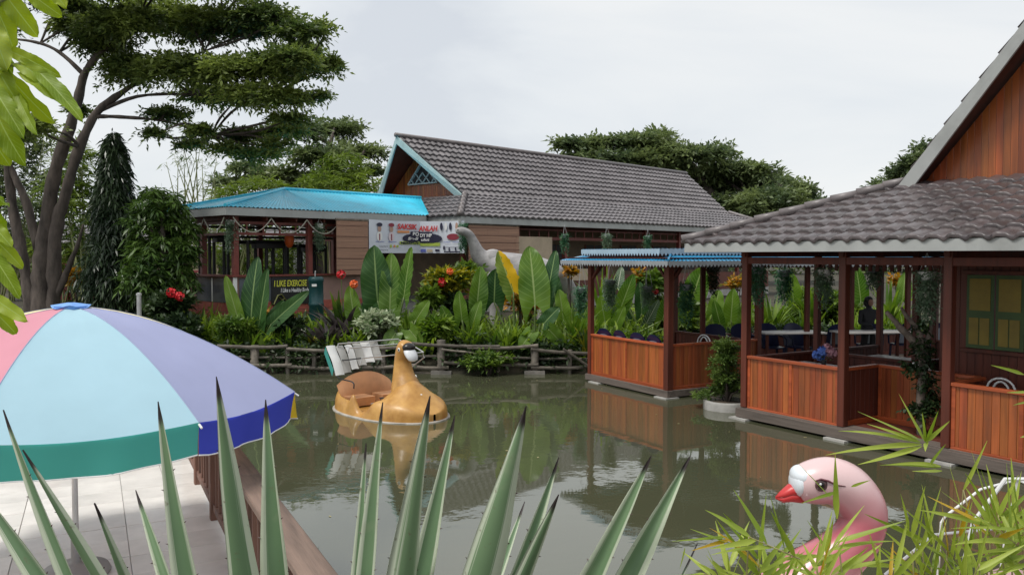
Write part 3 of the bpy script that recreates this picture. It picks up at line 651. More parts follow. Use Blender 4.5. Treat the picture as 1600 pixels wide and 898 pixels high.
iw = M('inner_wall_paint', (.2, .15, .10), .8, .2, 2)
MB().box(1.5, HL + .5, -1.6, -1.45, HZ + .3, E2 - .18).build('inner_wall', iw, lh)
MB().box(1.2, 1.35, -1.6, 3.5, HZ + .3, E2 - .18).build('inner_wall', iw, lh)
MB().box(-1.5, HL + 1.5, 3.9, 4.0, HZ + .3, E2 - .18).build('back_wall', iw, lh)
for k in range(6):
    x = 3.2 + k * 2.7; f_ = pbox('inner_window', dark_metal, lh, x, x + 1.2, -1.66, -1.61, 2.3, 3.5)
    pbox('window_frame', red_metal, f_, -.66, -.6, -.04, .02, -.62, .62); pbox('window_frame', red_metal, f_, .6, .66, -.04, .02, -.62, .62); pbox('window_frame', red_metal, f_, -.02, .02, -.04, .02, -.6, .6)
pbox('parapet', wood_post, lh, -1.5, HL + 1.5, -4.33, -4.22, HZ + .35, HZ + 1.2)
def blind(parent, nm, x0, x1, y, z0, z1):
    o_ = MB()
    n_ = int((z1 - z0) / .045)
    for k in range(n_):
        z = z0 + k * (z1 - z0) / n_; o_.box(x0, x1, y - .012 - .004 * (k % 3), y + .012, z + .003, z + (z1 - z0) / n_ - .003)
    b_ = o_.build(nm, blind_m, parent); b_['kind'] = 'stuff'
    for q in range(5):
        z = z0 + (q + .5) * (z1 - z0) / 5; pbox('slat', M('blind_slat', (.2, .11, .08), .8) if 'blind_slat' not in bpy.data.materials else bpy.data.materials['blind_slat'], b_, x0 - .01, x1 + .01, y - .03, y - .021, z - .012, z + .012, 0)
    return b_
bl = thing('roller_blind', 'brown bamboo roller blind hanging under the tiled eave right of the banner', 'blind', lh.location, HA, 'bamboo blinds')
blind(bl, 'mat', -1.82, .68, -4.9, 2.85, 4.1); MB().tube([(-1.85, -4.9, 4.1), (.7, -4.9, 4.1)], .045, 8).build('roller', bamboo_pole, bl)
pb = thing('pale_board', 'tall pale plywood board leaning at the veranda of the long house', 'board', lh.location, HA)
MB().box(.75, 2.7, -4.75, -4.7, 2.2, 3.72).build('sheet', plyboard, pb)
for x in (.77, 2.64): pbox('batten', wood_grey, pb, x, x + .04, -4.69, -4.65, 1.2, 3.7)
pb2 = tag(MB().box(2.0, 4.9, -4.99, -4.95, 2.05, 2.5).build('counter_board', plyboard, None), 'low pale board along the veranda behind the dinosaur', 'board'); pb2.location = lh.location; pb2.rotation_euler.z = HA

# ------------------------------------------------------------------ gym pavilion with turquoise roof
gy_ = thing('gym_pavilion', 'open gym pavilion with turquoise sheet roof and red counter wall', 'pavilion', lh.location, HA)
b0, b1, c0, c1, ZE, ZR = -9.9, -2.42, -3.43, 1.57, 4.42, 5.22; cm = (c0 + c1) / 2; hx = 3.4; hw = cm - c0
m_ = MB(); vl = math.hypot(hw, ZR - ZE)
corr_sheet(m_, (b0, c0, ZE), (1, 0, 0), (0, hw, ZR - ZE), 0, b1 - b0 + .1, hx, 9.3, vl, .14, .018)
corr_sheet(m_, (b0, c1, ZE), (1, 0, 0), (0, -hw, ZR - ZE), 0, b1 - b0 + .1, hx, 9.3, vl, .14, .018)
corr_sheet(m_, (b0, c0, ZE), (0, 1, 0), (hx, 0, ZR - ZE), 0, c1 - c0, hw, hw, math.hypot(hx, ZR - ZE), .14, .018)
m_.build('roof', blue_sheet, gy_, True)
for p, q in (((b0, c0, ZE + .03), (b0 + hx, cm, ZR + .03)), ((b0, c1, ZE + .03), (b0 + hx, cm, ZR + .03)), ((b0 + hx, cm, ZR + .03), (b0 + 9.3, cm, ZR + .03))):
    MB().tube([p, q], .05, 8).build('ridge_cap', blue_sheet, gy_)
for bx_ in ((b0 + .03, b1, c0 + .03, c0 + .07), (b0 + .03, b1, c1 - .07, c1 - .03), (b0 + .03, b0 + .07, c0 + .075, c1 - .075)):
    MB().box(*bx_, ZE - .25, ZE - .02).build('fascia_board', fascia, gy_)
MB().box(b0 + .1, b1, c0 + .1, c1 - .1, ZE - .12, ZE - .09).build('ceiling', wood_dark, gy_)
FZ2 = 1.35
MB().box(b0 + .5, b1, c0 + .55, c1 - .4, -.2, FZ2).build('plinth', concrete, gy_)
yF = c0 + .5
for x in (-9.35, -6.85, -4.6): pbox('post', red_metal, gy_, x - .08, x + .08, yF - .08, yF + .08, .6, ZE - .12)
for x in (-9.35, -6.3, -3.2): pbox('post', red_metal, gy_, x - .08, x + .08, c1 - .55, c1 - .39, .6, ZE - .12)
pbox('post', red_metal, gy_, -9.43, -9.27, cm - .08, cm + .08, .6, ZE - .12)
for z in (3.62, 3.95):
    pbox('beam', red_metal, gy_, b0 + .5, b1, yF - .03, yF + .03, z, z + .08); pbox('beam', red_metal, gy_, b0 + .5, b0 + .56, yF + .04, c1 - .4, z, z + .08); pbox('beam', dark_metal, gy_, b0 + .57, b1, c1 - .5, c1 - .44, z, z + .08)
for k in range(13): pbox('frieze_bar', red_metal, gy_, b0 + .9 + k * .55, b0 + .95 + k * .55, yF - .02, yF + .02, 3.70, 3.95)
for k in range(8): pbox('rafter', wood_dark, gy_, b0 + .4 + k, b0 + .46 + k, c0 + .2, c1 - .2, 4.05, 4.2)
# red tiled counter wall under the rail
def counter(xa, xb, ya, yb, nm):
    ax = 'x' if abs(xb - xa) > abs(yb - ya) else 'y'
    if ax == 'x':
        MB().box(xa, xb, ya, ya + .12, .3, 2.38).build('counter_wall', grout, gy_); pbox('counter_top', red_metal, gy_, xa - .1, xb + .1, ya - .12, ya + .2, 2.385, 2.44)
        n_ = int((xb - xa) / .42)
        for i in range(n_):
            for j in range(4): pbox('brick', brick_red, gy_, xa + i * .42 + .01, xa + (i + 1) * .42 - .01, ya - .02, ya - .001, .5 + j * .28 + .01, .5 + (j + 1) * .28 - .01)
    else:
        MB().box(xa, xa + .12, ya, yb, .3, 2.38).build('counter_wall', grout, gy_); pbox('counter_top', red_metal, gy_, xa - .12, xa + .2, ya, yb + .1, 2.385, 2.44)
        for i in range(int((yb - ya) / .42)):
            for j in range(4): pbox('brick', brick_red, gy_, xa - .02, xa - .001, ya + i * .42 + .01, ya + (i + 1) * .42 - .01, .5 + j * .28 + .01, .5 + (j + 1) * .28 - .01)
counter(-9.45, -4.3, yF - .1, yF, 'front'); counter(-9.45, -9.45, yF + .03, c1 - .4, 'side')
glass_m = M('display_glass', (.10, .11, .13), .12, .3, 2, spec=.8)
for k in range(2): pbox('display_pane', glass_m, gy_, -9.3 + k * .95, -8.4 + k * .95, yF - .135, yF - .125, 1.66, 2.34)
for k in range(2): pbox('display_pane', glass_m, gy_, -9.485, -9.475, yF + .15 + k * 1.1, yF + 1.15 + k * 1.1, 1.62, 2.34)
pbox('display_frame', white_paint, gy_, -9.49, -9.475, yF + 1.17, yF + 1.23, 1.62, 2.34)
pbox('white_pilaster', white_paint, gy_, -9.5, -9.38, yF - .16, yF - .125, 1.3, 2.38)
b1_ = thing('roller_blind', 'tall brown bamboo roller blind hanging left of the banner under turquoise roof', 'blind', lh.location, HA, 'bamboo blinds')
blind(b1_, 'mat', -6.19, -4.97, c0 - .03, 2.4, 4.15); MB().tube([(-6.22, c0 - .03, 4.16), (-4.95, c0 - .03, 4.16)], .04, 8).build('roller', bamboo_pole, b1_)
# garland along the eaves
gd = thing('garland', 'thin rope garland looped under the turquoise eaves', 'garland', lh.location, HA)
rope = plain('pale_rope', (.4, .38, .32), .8)
for k in range(3):
    x0 = b0 + .3 + k * 1.22; pts = [(x0 + 1.22 * t_, c0 + .12, 4.12 - .42 * 4 * t_ * (1 - t_)) for t_ in np.linspace(0, 1, 15)]
    MB().tube(pts, .018, 5).build('loop', rope, gd)
for k in range(3):
    y0 = c0 + .3 + k * 1.25; MB().tube([(b0 + .12, y0 + 1.25 * t_, 4.12 - .42 * 4 * t_ * (1 - t_)) for t_ in np.linspace(0, 1, 15)], .018, 5).build('loop', rope, gd)
# gym machines
for i, (x, y, w_, h_) in enumerate(((-8.0, -1.2, 1.3, 2.1), (-5.8, -.6, 1.1, 2.0), (-8.6, .2, 1.0, 2.3))):
    gmx = thing('gym_machine', ('wide black steel gym frame behind the counter sign', 'narrow black steel gym frame beside the tall blind', 'tall black steel gym frame at the back left of the gym')[i], 'gym machine', lh.matrix_basis @ Vector((x, y, FZ2)) if False else (0, 0, 0))
    Mx = Matrix.Translation(lh.location) @ Matrix.Rotation(HA, 4, 'Z'); gmx.location = Mx @ Vector((x, y, FZ2)); gmx.rotation_euler.z = HA
    for sx in (0, w_ * .5, w_):
        for sy in (0, .7): MB().tube([(sx, sy, 0), (sx, sy, h_)], .055, 8).build('upright', dark_metal, gmx)
    for sy in (0, .7): MB().tube([(0, sy, h_), (w_, sy, h_)], .06, 8).build('crossbar', dark_metal, gmx)
    MB().box(.2, w_ - .2, .25, .5, .1, 1.0).build('weight_stack', dark_metal, gmx)
    MB().box(.15, w_ - .15, -.25, .05, h_ - .2, h_ - .05).build('top_plate', dark_metal, gmx)
    MB().tube([(w_ / 2, .1, h_), (w_ / 2, -.3, h_ - .3), (w_ / 2, -.35, 1.2)], .02, 6).build('cable', dark_metal, gmx)
Mx = Matrix.Translation(lh.location) @ Matrix.Rotation(HA, 4, 'Z')
tb = thing('water_barrel', 'dark teal plastic barrel with pump tap beside the exercise sign', 'barrel', at(494, 462, 24.4).to_tuple())
MB().lathe([(.19, -1.1), (.22, -.9), (.21, -.3), (.225, -.28), (.225, -.22), (.21, -.2), (.21, .4), (.225, .42), (.225, .5), (.19, .56)], 20).build('drum', teal_plastic, tb, True)
MB().tube([(0, -.1, .56), (0, -.1, .7), (.04, -.24, .72)], .02, 6).build('tap', steel, tb)
MB().box(-.07, .07, -.23, -.222, .28, .35).build('sticker', white_paint, tb)
ob = thing('paper_lantern', 'orange paper flower ball hanging inside the gym pavilion', 'lantern', at(452, 375, 27).to_tuple())
MB().ball((0, 0, 0), .16, .16, .26, 10, 8).build('ball', orange_pet, ob, True); MB().tube([(0, 0, .2), (0, 0, 1.0)], .01, 5).build('string', rope, ob)

# ------------------------------------------------------------------ lettering
def text_mesh(s, size, name='lettering', italic=0.0, sx=1.0, bold=.0):
    cu = bpy.data.curves.new(name, 'FONT'); cu.body = s; cu.size = size; cu.shear = italic; cu.offset = bold; cu.extrude = .001
    o_ = bpy.data.objects.new(name, cu); col.objects.link(o_); dg = bpy.context.evaluated_depsgraph_get()
    me = bpy.data.meshes.new_from_object(o_.evaluated_get(dg)); bpy.data.objects.remove(o_); bpy.data.curves.remove(cu)
    co = np.empty(len(me.vertices) * 3, np.float32); me.vertices.foreach_get('co', co); co = co.reshape(-1, 3); co[:, 0] *= sx; me.vertices.foreach_set('co', co.ravel()); me.update()
    return me, float(co[:, 0].max())
def put_text(parent, s, mat, o, ex, size, width=None, name='lettering', **k):
    """letters on an upright face: o lower-left corner, ex along the line, +z up"""
    me, w_ = text_mesh(s, size, name, **k)
    me.materials.clear(); me.materials.append(mat)
    sc_ = (width / w_) if width else 1
    ex = Vector(ex).normalized(); up = Vector((0, 0, 1)); n_ = ex.cross(up)
    B = Matrix((ex * sc_, up, n_)).transposed().to_4x4()
    return link(name, me, parent, mat4=Matrix.Translation(o) @ B)
sg = thing('exercise_sign', 'black banner sign reading I LIKE EXERCISE on the gym counter', 'sign', lh.location, HA)
sy = yF - .17
MB().box(-8.27, -6.8, sy, sy + .03, 1.52, 2.36).build('sheet', black_sign, sg)
ylet = plain('yellow_print', (.62, .62, .06), .5); wlet = plain('white_print', (.75, .75, .75), .5); rlet = plain('red_print', (.6, .03, .03), .5); glet = plain('green_print', (.4, .5, .08), .5); klet = plain('navy_print', (.02, .02, .05), .5)
put_text(sg, 'I LIKE EXERCISE', ylet, (-8.2, sy - .008, 2.08), (1, 0, 0), .26, 1.15, italic=.12, bold=.006)
put_text(sg, 'I Like a Healthy Body', wlet, (-7.97, sy - .008, 1.9), (1, 0, 0), .17, 1.0, italic=.12, bold=.004)
flesh_print = plain('pale_yellow_print', (.5, .5, .2), .6)
MB().tube([(-8.22, sy - .006, 1.55), (-8.08, sy - .006, 1.82), (-7.96, sy - .006, 1.84), (-7.76, sy - .006, 1.62)], [.06, .075, .07, .05], 8, ry=[.05] * 4).build('printed_arm', flesh_print, sg)
MB().tube([(-8.06, sy - .012, 1.78), (-7.95, sy - .012, 1.66), (-7.85, sy - .012, 1.7)], [.04, .05, .04], 8, ry=[.05] * 3).build('printed_arm', flesh_print, sg)

bn = thing('event_banner', 'white printed event banner bent round the corner under the eaves', 'banner', lh.location, HA)
vinyl = M('banner_vinyl', (.62, .65, .72), .45, .08, 1.5, spec=.4)
Pa, Pb, Pc = Vector((-4.95, c0 - .06, 0)), Vector((-2.84, c0 - .1, 0)), Vector((-2.22, -5.12, 0)); Z0, Z1 = 3.1, 4.2
def bsurf(A, B):
    ex = (B - A); nrm = ex.normalized().cross(Vector((0, 0, 1)))
    def fn(u, v):
        p = A.lerp(B, u) + Vector((0, 0, Z0 + (Z1 - Z0) * v - .02 * math.sin(math.pi * u) * v)); return p + nrm * (.012 * math.sin(u * 9) * math.sin(math.pi * v))
    return fn
MB().grid(bsurf(Pa, Pb), 16, 6).build('sheet', vinyl, bn, True); MB().grid(bsurf(Pb, Pc), 12, 6).build('sheet', vinyl, bn, True)
e1_ = (Pb - Pa).normalized(); e2_ = (Pc - Pb).normalized(); L1, L2 = (Pb - Pa).length, (Pc - Pb).length
n1_, n2_ = e1_.cross(Vector((0, 0, 1))), e2_.cross(Vector((0, 0, 1)))
def bp_(side, u, v): return (Pa + e1_ * (L1 * u) if side == 0 else Pb + e2_ * (L2 * u)) + Vector((0, 0, Z0 + (Z1 - Z0) * v)) + (n1_ if side == 0 else n2_) * .03
def btext(side, s, mt, u, v, h, w_, **k): put_text(bn, s, mt, bp_(side, u, v) + (n1_ if side == 0 else n2_) * .016, e1_ if side == 0 else e2_, h, w_, **k)
def bpatch(side, nm, mt, u0, u1, v0, v1, lift=0):
    nn = (n1_ if side == 0 else n2_) * lift; MB().add([bp_(side, u0, v0) + nn, bp_(side, u1, v0) + nn, bp_(side, u1, v1) + nn, bp_(side, u0, v1) + nn], [(0, 1, 2, 3)]).build(nm, mt, bn)
def bdisc(side, nm, mt, u, v, ru, rv, lift=0):
    nn = (n1_ if side == 0 else n2_) * lift; MB().add([bp_(side, u + ru * math.cos(a_), v + rv * math.sin(a_)) + nn for a_ in np.linspace(0, 2 * math.pi, 18)[:-1]], [tuple(range(17))]).build(nm, mt, bn)
skin_p = plain('skin_print', (.45, .28, .22), .6); pink_p = plain('pink_print', (.5, .12, .25), .6); oran_p = plain('orange_print', (.7, .28, .1), .6); sash = plain('maroon_print', (.25, .03, .05), .6); blu_p = plain('blue_print', (.12, .15, .45), .6)
btext(0, 'SAKSIK', rlet, .53, .74, .24, L1 * .4, italic=.15, bold=.008); btext(1, 'ANLAH', rlet, .0, .69, .24, L2 * .42, italic=.15, bold=.008)
bpatch(0, 'printed_bar', oran_p, .54, .78, .62, .69)
bdisc(0, 'printed_splash', klet, .83, .46, .19, .13); bpatch(0, 'printed_splash', klet, .8, 1.0, .42, .67, .004); bdisc(1, 'printed_splash', klet, .18, .45, .34, .16); bpatch(1, 'printed_splash', klet, 0, .3, .4, .66, .004)
btext(0, 'BO', wlet, .84, .54, .17, L1 * .13, bold=.008); btext(1, 'DY HP', wlet, .02, .5, .17, L2 * .27, bold=.006)
btext(0, 'Se-S', wlet, .74, .41, .13, L1 * .22, italic=.2, bold=.006); btext(1, 'ulut', wlet, .04, .38, .13, L2 * .2, italic=.2, bold=.004)
bpatch(0, 'printed_bar', glet, .58, .99, .27, .36); bpatch(1, 'printed_bar', glet, .02, .47, .22, .32)
btext(0, 'MEREBUT', klet, .6, .285, .09, L1 * .37, bold=.004)
for u, dark, shirt in ((.19, klet, white_paint), (.42, sash, plain('pale_print', (.7, .6, .64), .6))):
    bdisc(0, 'printed_body', shirt, u, .5, .055, .15); bdisc(0, 'printed_face', skin_p, u, .73, .035, .1, .004); bdisc(0, 'printed_hat', dark, u, .85, .055, .06, .008)
    bpatch(0, 'printed_sash', sash, u - .008, u + .012, .38, .58, .006)
for u in (.12, .36): bpatch(0, 'printed_line', blu_p, u, u + .16, .335, .35)
btext(0, 'Supported by', klet, .18, .19, .06, L1 * .17); btext(0, 'Sponsored by', klet, .18, .08, .06, L1 * .17)
bdisc(0, 'printed_crest', glet, .41, .21, .02, .05); bdisc(0, 'printed_crest', oran_p, .48, .21, .02, .04); bdisc(0, 'printed_crest', glet, .54, .21, .025, .04)
bpatch(1, 'printed_logo', blu_p, .03, .15, .03, .13); bpatch(1, 'printed_logo', plain('beige_print', (.5, .42, .3), .6), .18, .3, .03, .12); bpatch(1, 'printed_logo', klet, .36, .46, .05, .12)
bdisc(1, 'printed_oval', sash, .76, .5, .14, .1); 
for u in (.5, .6, .7, .84): bdisc(1, 'printed_figure', (skin_p, klet, wlet, klet)[int(u * 10) % 4], u, .82, .03, .12)
for u in (.56, .92): bdisc(1, 'printed_weight', klet, u, .16, .022, .07)
bpatch(1, 'printed_weight', klet, .56, .92, .17, .185); bpatch(1, 'printed_weight', klet, .56, .92, .02, .06)
for u in (.66, .8): bpatch(1, 'printed_arm', klet, u, u + .03, .07, .17)
for u in (.55, .75): bpatch(1, 'printed_line', blu_p, u, u + .15, .33, .345)
# ------------------------------------------------------------------ pedal boats
def smooth_path(pts, n):
    """Catmull-Rom through (x,y,z,r) rows"""
    P = [np.array(p, float) for p in pts]; P = [2 * P[0] - P[1]] + P + [2 * P[-1] - P[-2]]; o_ = []
    segs = len(P) - 3
    for i in range(n + 1):
        s = i / n * segs; k = min(int(s), segs - 1); t_ = s - k; a, b_, c, d = P[k:k + 4]
        o_.append(.5 * ((2 * b_) + (-a + c) * t_ + (2 * a - 5 * b_ + 4 * c - d) * t_ ** 2 + (-a + 3 * b_ - 3 * c + d) * t_ ** 3))
    return o_
def swan_boat(name, label, loc, rz, body, neckpath, flare=.3, kind='duck', inner=None):
    t = thing(name, label, 'pedal boat', loc, rz)
    LX, LY = 1.42, .84
    def hw(x):                                  # half width of the plan
        s = x / LX; return LY * max(0, 1 - abs(s) ** (2.6 if s < 0 else 2.2)) ** .5
    def ss(a, b_, x):
        q = min(1, max(0, (x - a) / (b_ - a))); return q * q * (3 - 2 * q)
    def height(x, y):
        w_ = max(hw(x), 1e-4); r = min(1, abs(y) / w_); s = x / LX
        side = .30 + .10 * ss(.2, -.9, s)       # side wall, higher aft
        # wing sweep: low entry either side of the neck, rising to a wing tip behind it
        e = math.exp(-((x - .18) / .2) ** 2); side -= .19 * e * ss(.45, .8, r)
        side += .26 * math.exp(-((x + .12) / .10) ** 2) * ss(.7, .95, r) + .08 * math.exp(-((x - .5) / .16) ** 2) * ss(.6, .9, r)
        rim = side * (1 - r ** 9) ** .5 * (1 if s < .6 else (1 - ((s - .6) / .42) ** 2 * .55 if s < 1 else .3))
        chest = .42 * math.exp(-abs((x - .64) / (.30 if x < .64 else .42)) ** 2 - (y / .42) ** 2)
        z = rim + chest
        # cockpit well
        c = ss(-.86, -.78, x) * (1 - ss(.28, .42, x)) * (1 - ss(.80, .86, r))
        c2 = 1 - math.exp(-((y / .2) ** 4)) if x > .1 else 1
        z = z * (1 - c * c2) + .09 * c * c2
        return z
    nx, ny = 84, 64
    def hull(u, v):
        x = -LX + 2 * LX * u; x = max(-LX * .9995, min(LX * .9995, x)); y = (2 * v - 1) * hw(x); return Vector((x, y, height(x, y) - .02))
    h = MB().grid(hull, nx, ny)
    h.build('hull', body, t, True)
    # white flange at the waterline
    fl = MB(); ring = []
    for k in range(64):
        a_ = 2 * math.pi * k / 64; cx, sx = math.cos(a_), math.sin(a_); x = LX * np.sign(cx) * abs(cx) ** .9; y = hw(x * .999) * (1 if sx > 0 else -1) if abs(sx) > .05 else 0
        ring.append((x, y))
    vs = []
    for (x, y) in ring:
        l_ = math.hypot(x, y) or 1; ux, uy = x / l_, y / l_
        j = random.uniform(-.012, .012)
        for d_, z in ((-.03, -.15), (.035 + j, -.12), (.045 + j, .005), (.04, .018), (-.05, .022)): vs.append((x + ux * d_, y + uy * d_, z))
    fl.add(vs, [(k * 5 + j, ((k + 1) % 64) * 5 + j, ((k + 1) % 64) * 5 + j + 1, k * 5 + j + 1) for k in range(64) for j in range(4)])
    fl.build('flange', M('boat_flange', (.36, .33, .29), .6, .25, 6, dirt=.5), t, True)
    # neck and head
    P = smooth_path(neckpath, 40)
    MB().tube([p[:3] for p in P], [p[3] for p in P], 20).build('neck', body, t, True)
    # seats and inner fittings
    sm = inner
    st = MB().grid(lambda u, v: Vector((-.82 - .14 * v + .03 * math.sin(math.pi * v), -.62 + 1.24 * u, .12 + .56 * v - .22 * abs(2 * u - 1) ** 2.2 * v)), 14, 8)
    st.grid(lambda u, v: Vector((-.79 - .14 * v + .03 * math.sin(math.pi * v), -.62 + 1.24 * u, .12 + .54 * v - .22 * abs(2 * u - 1) ** 2.2 * v)), 14, 8).build('seat_back', sm, t, True)
    for s in (-1, 1): MB().box(-.8, -.4, s * .33 - .24, s * .33 + .24, .1, .26).build('seat', sm, t)
    for s in (-1, 1):
        pd = MB().tube([(.0, s * .3 - .14, .2), (.0, s * .3 + .14, .2)], .015, 6).build('pedal_crank', steel, t)
        for q in (-1, 1): MB().box(-.05, .05, s * .3 + q * .12 - .04, s * .3 + q * .12 + .04, .2 + q * .08 - .01, .2 + q * .08 + .01).tube([(0, s * .3 + q * .08, .2), (0, s * .3 + q * .08, .2 + q * .08)], .01, 5).build('pedal', dark_metal, pd)
    return t
duck_m = M('ochre_fibreglass', (.44, .20, .035), .45, .2, 3.5, c2=(.56, .31, .08), dirt=.45, coat=.15, bump=.1, bscale=12, detail=8)
peach = M('peach_fibreglass', (.5, .25, .12), .5, .15, 3, dirt=.2)
dk = swan_boat('duck_boat', 'ochre duck-headed pedal boat with white bill floating on the pond', (-2.35, 16.0, 0), R(-48), duck_m,
               [(.62, 0, .22, .30), (.57, 0, .40, .31), (.50, 0, .58, .265), (.44, 0, .78, .20), (.42, 0, 1.0, .16), (.45, 0, 1.16, .158), (.51, 0, 1.28, .16), (.55, 0, 1.36, .125), (.57, 0, 1.40, .03)], inner=peach)
blk = plain('black_gloss', (.012, .01, .01), .3); wbill = M('white_bill', (.66, .68, .70), .4, .06, 5)
bl_ = MB().tube([(.56, 0, 1.27), (.62, 0, 1.235), (.68, 0, 1.18), (.73, 0, 1.12), (.765, 0, 1.065), (.78, 0, 1.04)], [.06, .115, .13, .125, .10, .03], 18, ry=[.7, .7, .62, .5, .4, .4]).build('bill', wbill, dk, True)
for s in (-1, 1): MB().ball((.735, s * .05, 1.20), .014, .012, .014, 8, 6).build('nostril', blk, bl_)
MB().ball((.62, 0, 1.29), .115, .135, .09, 16, 12).build('forehead', blk, dk, True)
for s in (-1, 1):
    ey = MB().ball((.52, s * .152, 1.25), .035, .02, .04, 12, 8).build('eye', white_paint, dk, True); MB().ball((.53, s * .167, 1.25), .018, .01, .022, 10, 8).build('pupil', blk, ey, True)
MB().ball((1.0, 0, .44), .03, .04, .025, 10, 6).build('scuff_patch', white_paint, dk)
# folded canopy frame with striped tarpaulin
tubem = dark_metal
for y in (-.72, .72):
    MB().tube(smooth_path([(-.15, y, .5, .012), (-.2, y, .62, .012), (-.75, y, .66, .012), (-.78, y, .95, .012), (-.4, y, 1.02, .012), (.1, y, 1.1, .012)], 24) and [p[:3] for p in smooth_path([(-.15, y, .5, .012), (-.2, y, .62, .012), (-.75, y, .66, .012), (-.78, y, .95, .012), (-.4, y, 1.02, .012), (.1, y, 1.1, .012)], 24)], .013, 7).build('canopy_frame', tubem if y < 0 else steel, dk, True)
for x, z in ((.1, 1.1), (-.35, 1.25), (-.75, 1.3)): MB().tube([(x, -.72, z - .1), (x, -.7, z), (x, .7, z), (x, .72, z - .1)], .013, 7).build('canopy_hoop', steel, dk)
MB().tube([(.1, .72, 1.1), (-.3, .74, 1.2), (-.75, .72, 1.28)], .012, 6).build('canopy_frame', steel, dk); MB().tube([(.1, .74, 1.0), (-.4, .78, .75), (-.8, .74, .5)], .012, 6).build('canopy_frame', steel, dk)
tarp_a, tarp_b, tarp_c = LEAF('tarp_white', (.66, .68, .68), (.74, .75, .75), .25, rough=.5, isl=0), LEAF('tarp_grey', (.36, .36, .35), (.42, .42, .40), .25, rough=.5, isl=0), plain('tarp_teal', (.02, .2, .17), .5)
tp = thing('striped_tarpaulin', 'white and grey striped tarpaulin folded over the duck boat frame', 'tarpaulin', dk.location, R(-48))
for k in range(6):
    def tf(u, v, k=k):
        yy = -.94 + (k + u) * .19; x = -.80 + .36 * v + .03 * math.sin(u * 3 + k); z = 1.27 - .02 * math.sin(v * 7 + k) + .010 * math.sin(math.pi * u) - .52 * v ** 1.2 + .2 * (k / 6) * v
        return Vector((x - .2 * (k / 6) * v, yy, z))
    MB().grid(tf, 5, 12).build('stripe', (tarp_a, tarp_b)[k % 2], tp, True)
MB().grid(lambda u, v: Vector((-.80 + .3 * v, -.95 - .03 * u, 1.26 - .42 * v - .12 * u)), 3, 8).build('hem', tarp_c, tp, True)

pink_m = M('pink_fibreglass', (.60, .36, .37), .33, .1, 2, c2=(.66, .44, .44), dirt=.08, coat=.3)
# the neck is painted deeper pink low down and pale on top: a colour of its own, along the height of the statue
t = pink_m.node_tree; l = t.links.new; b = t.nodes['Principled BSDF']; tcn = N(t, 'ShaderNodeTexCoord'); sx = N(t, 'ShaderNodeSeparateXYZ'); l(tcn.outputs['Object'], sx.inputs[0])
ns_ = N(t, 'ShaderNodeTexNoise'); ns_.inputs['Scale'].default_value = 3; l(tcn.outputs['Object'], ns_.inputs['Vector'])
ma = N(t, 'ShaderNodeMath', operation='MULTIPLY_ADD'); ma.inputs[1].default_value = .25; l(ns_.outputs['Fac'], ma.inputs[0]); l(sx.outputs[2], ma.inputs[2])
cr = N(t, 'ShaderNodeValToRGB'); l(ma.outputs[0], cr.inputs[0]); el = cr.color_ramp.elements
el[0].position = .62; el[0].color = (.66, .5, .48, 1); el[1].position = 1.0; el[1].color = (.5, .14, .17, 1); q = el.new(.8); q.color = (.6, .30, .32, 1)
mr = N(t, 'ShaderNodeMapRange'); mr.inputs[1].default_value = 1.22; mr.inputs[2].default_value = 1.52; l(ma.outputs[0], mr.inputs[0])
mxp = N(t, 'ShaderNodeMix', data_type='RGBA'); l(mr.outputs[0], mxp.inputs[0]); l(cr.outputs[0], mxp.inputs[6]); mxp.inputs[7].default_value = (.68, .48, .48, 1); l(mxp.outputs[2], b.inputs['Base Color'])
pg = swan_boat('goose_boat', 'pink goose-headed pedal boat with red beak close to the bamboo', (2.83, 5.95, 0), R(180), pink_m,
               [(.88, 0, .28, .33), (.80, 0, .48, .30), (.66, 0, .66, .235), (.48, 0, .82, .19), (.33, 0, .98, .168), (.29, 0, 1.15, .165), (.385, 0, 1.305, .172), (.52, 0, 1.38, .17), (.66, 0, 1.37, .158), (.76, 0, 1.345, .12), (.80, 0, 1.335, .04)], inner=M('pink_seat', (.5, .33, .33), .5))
for o_ in pg.children:
    if o_.name.startswith(('neck', 'hull')): pass
KX = .33   # slides head details along the neck tip
beak = M('red_beak', (.52, .035, .035), .35, .1, 6)
bk = MB()
for (z0, r0, droop) in ((1.315, .075, .02), (1.275, .07, -.005)):
    bk.tube([(.74, 0, z0), (.82, 0, z0 - .004), (.88, 0, z0 - .03 - droop * .3), (.925, 0, z0 - .055 if z0 > 1.3 else z0 - .02)], [r0, r0 * .82, r0 * .5, r0 * .12], 14, ry=[.8, .75, .7, .7])
bk.build('beak', beak, pg, True)
MB().ball((.745, 0, 1.42), .075, .12, .075, 18, 12).ball((.765, 0, 1.37), .058, .12, .1, 18, 12).build('forehead_knob', M('white_knob', (.70, .74, .78), .3, .05, 5), pg, True)
iris = plain('brown_eye', (.10, .05, .05), .25); mar = plain('maroon_brow', (.10, .02, .03), .5)
for s in (-1, 1):
    e_ = MB().ball((.655, s * .157, 1.392), .045, .016, .045, 14, 10).build('eye', iris, pg, True)
    MB().ball((.66, s * .172, 1.395), .024, .006, .024, 10, 8).build('pupil', blk, e_, True); MB().ball((.668, s * .178, 1.405), .009, .004, .009, 8, 6).build('glint', white_paint, e_, True)
    MB().tube([(.70, s * .152, 1.42), (.66, s * .163, 1.437), (.61, s * .167, 1.425), (.55, s * .168, 1.395), (.49, s * .169, 1.388)], [.006, .011, .012, .009, .004], 8, ry=[.6] * 5).build('eyebrow', mar, pg, True)
for x, z in ((-1.25, 1.2),):
    MB().tube([(x + .12, -.72, .35), (x + .08, -.72, .7), (x, -.7, z), (x, .7, z), (x + .08, .72, .7), (x + .12, .72, .35)], .011, 8).build('canopy_hoop', white_tube, pg)
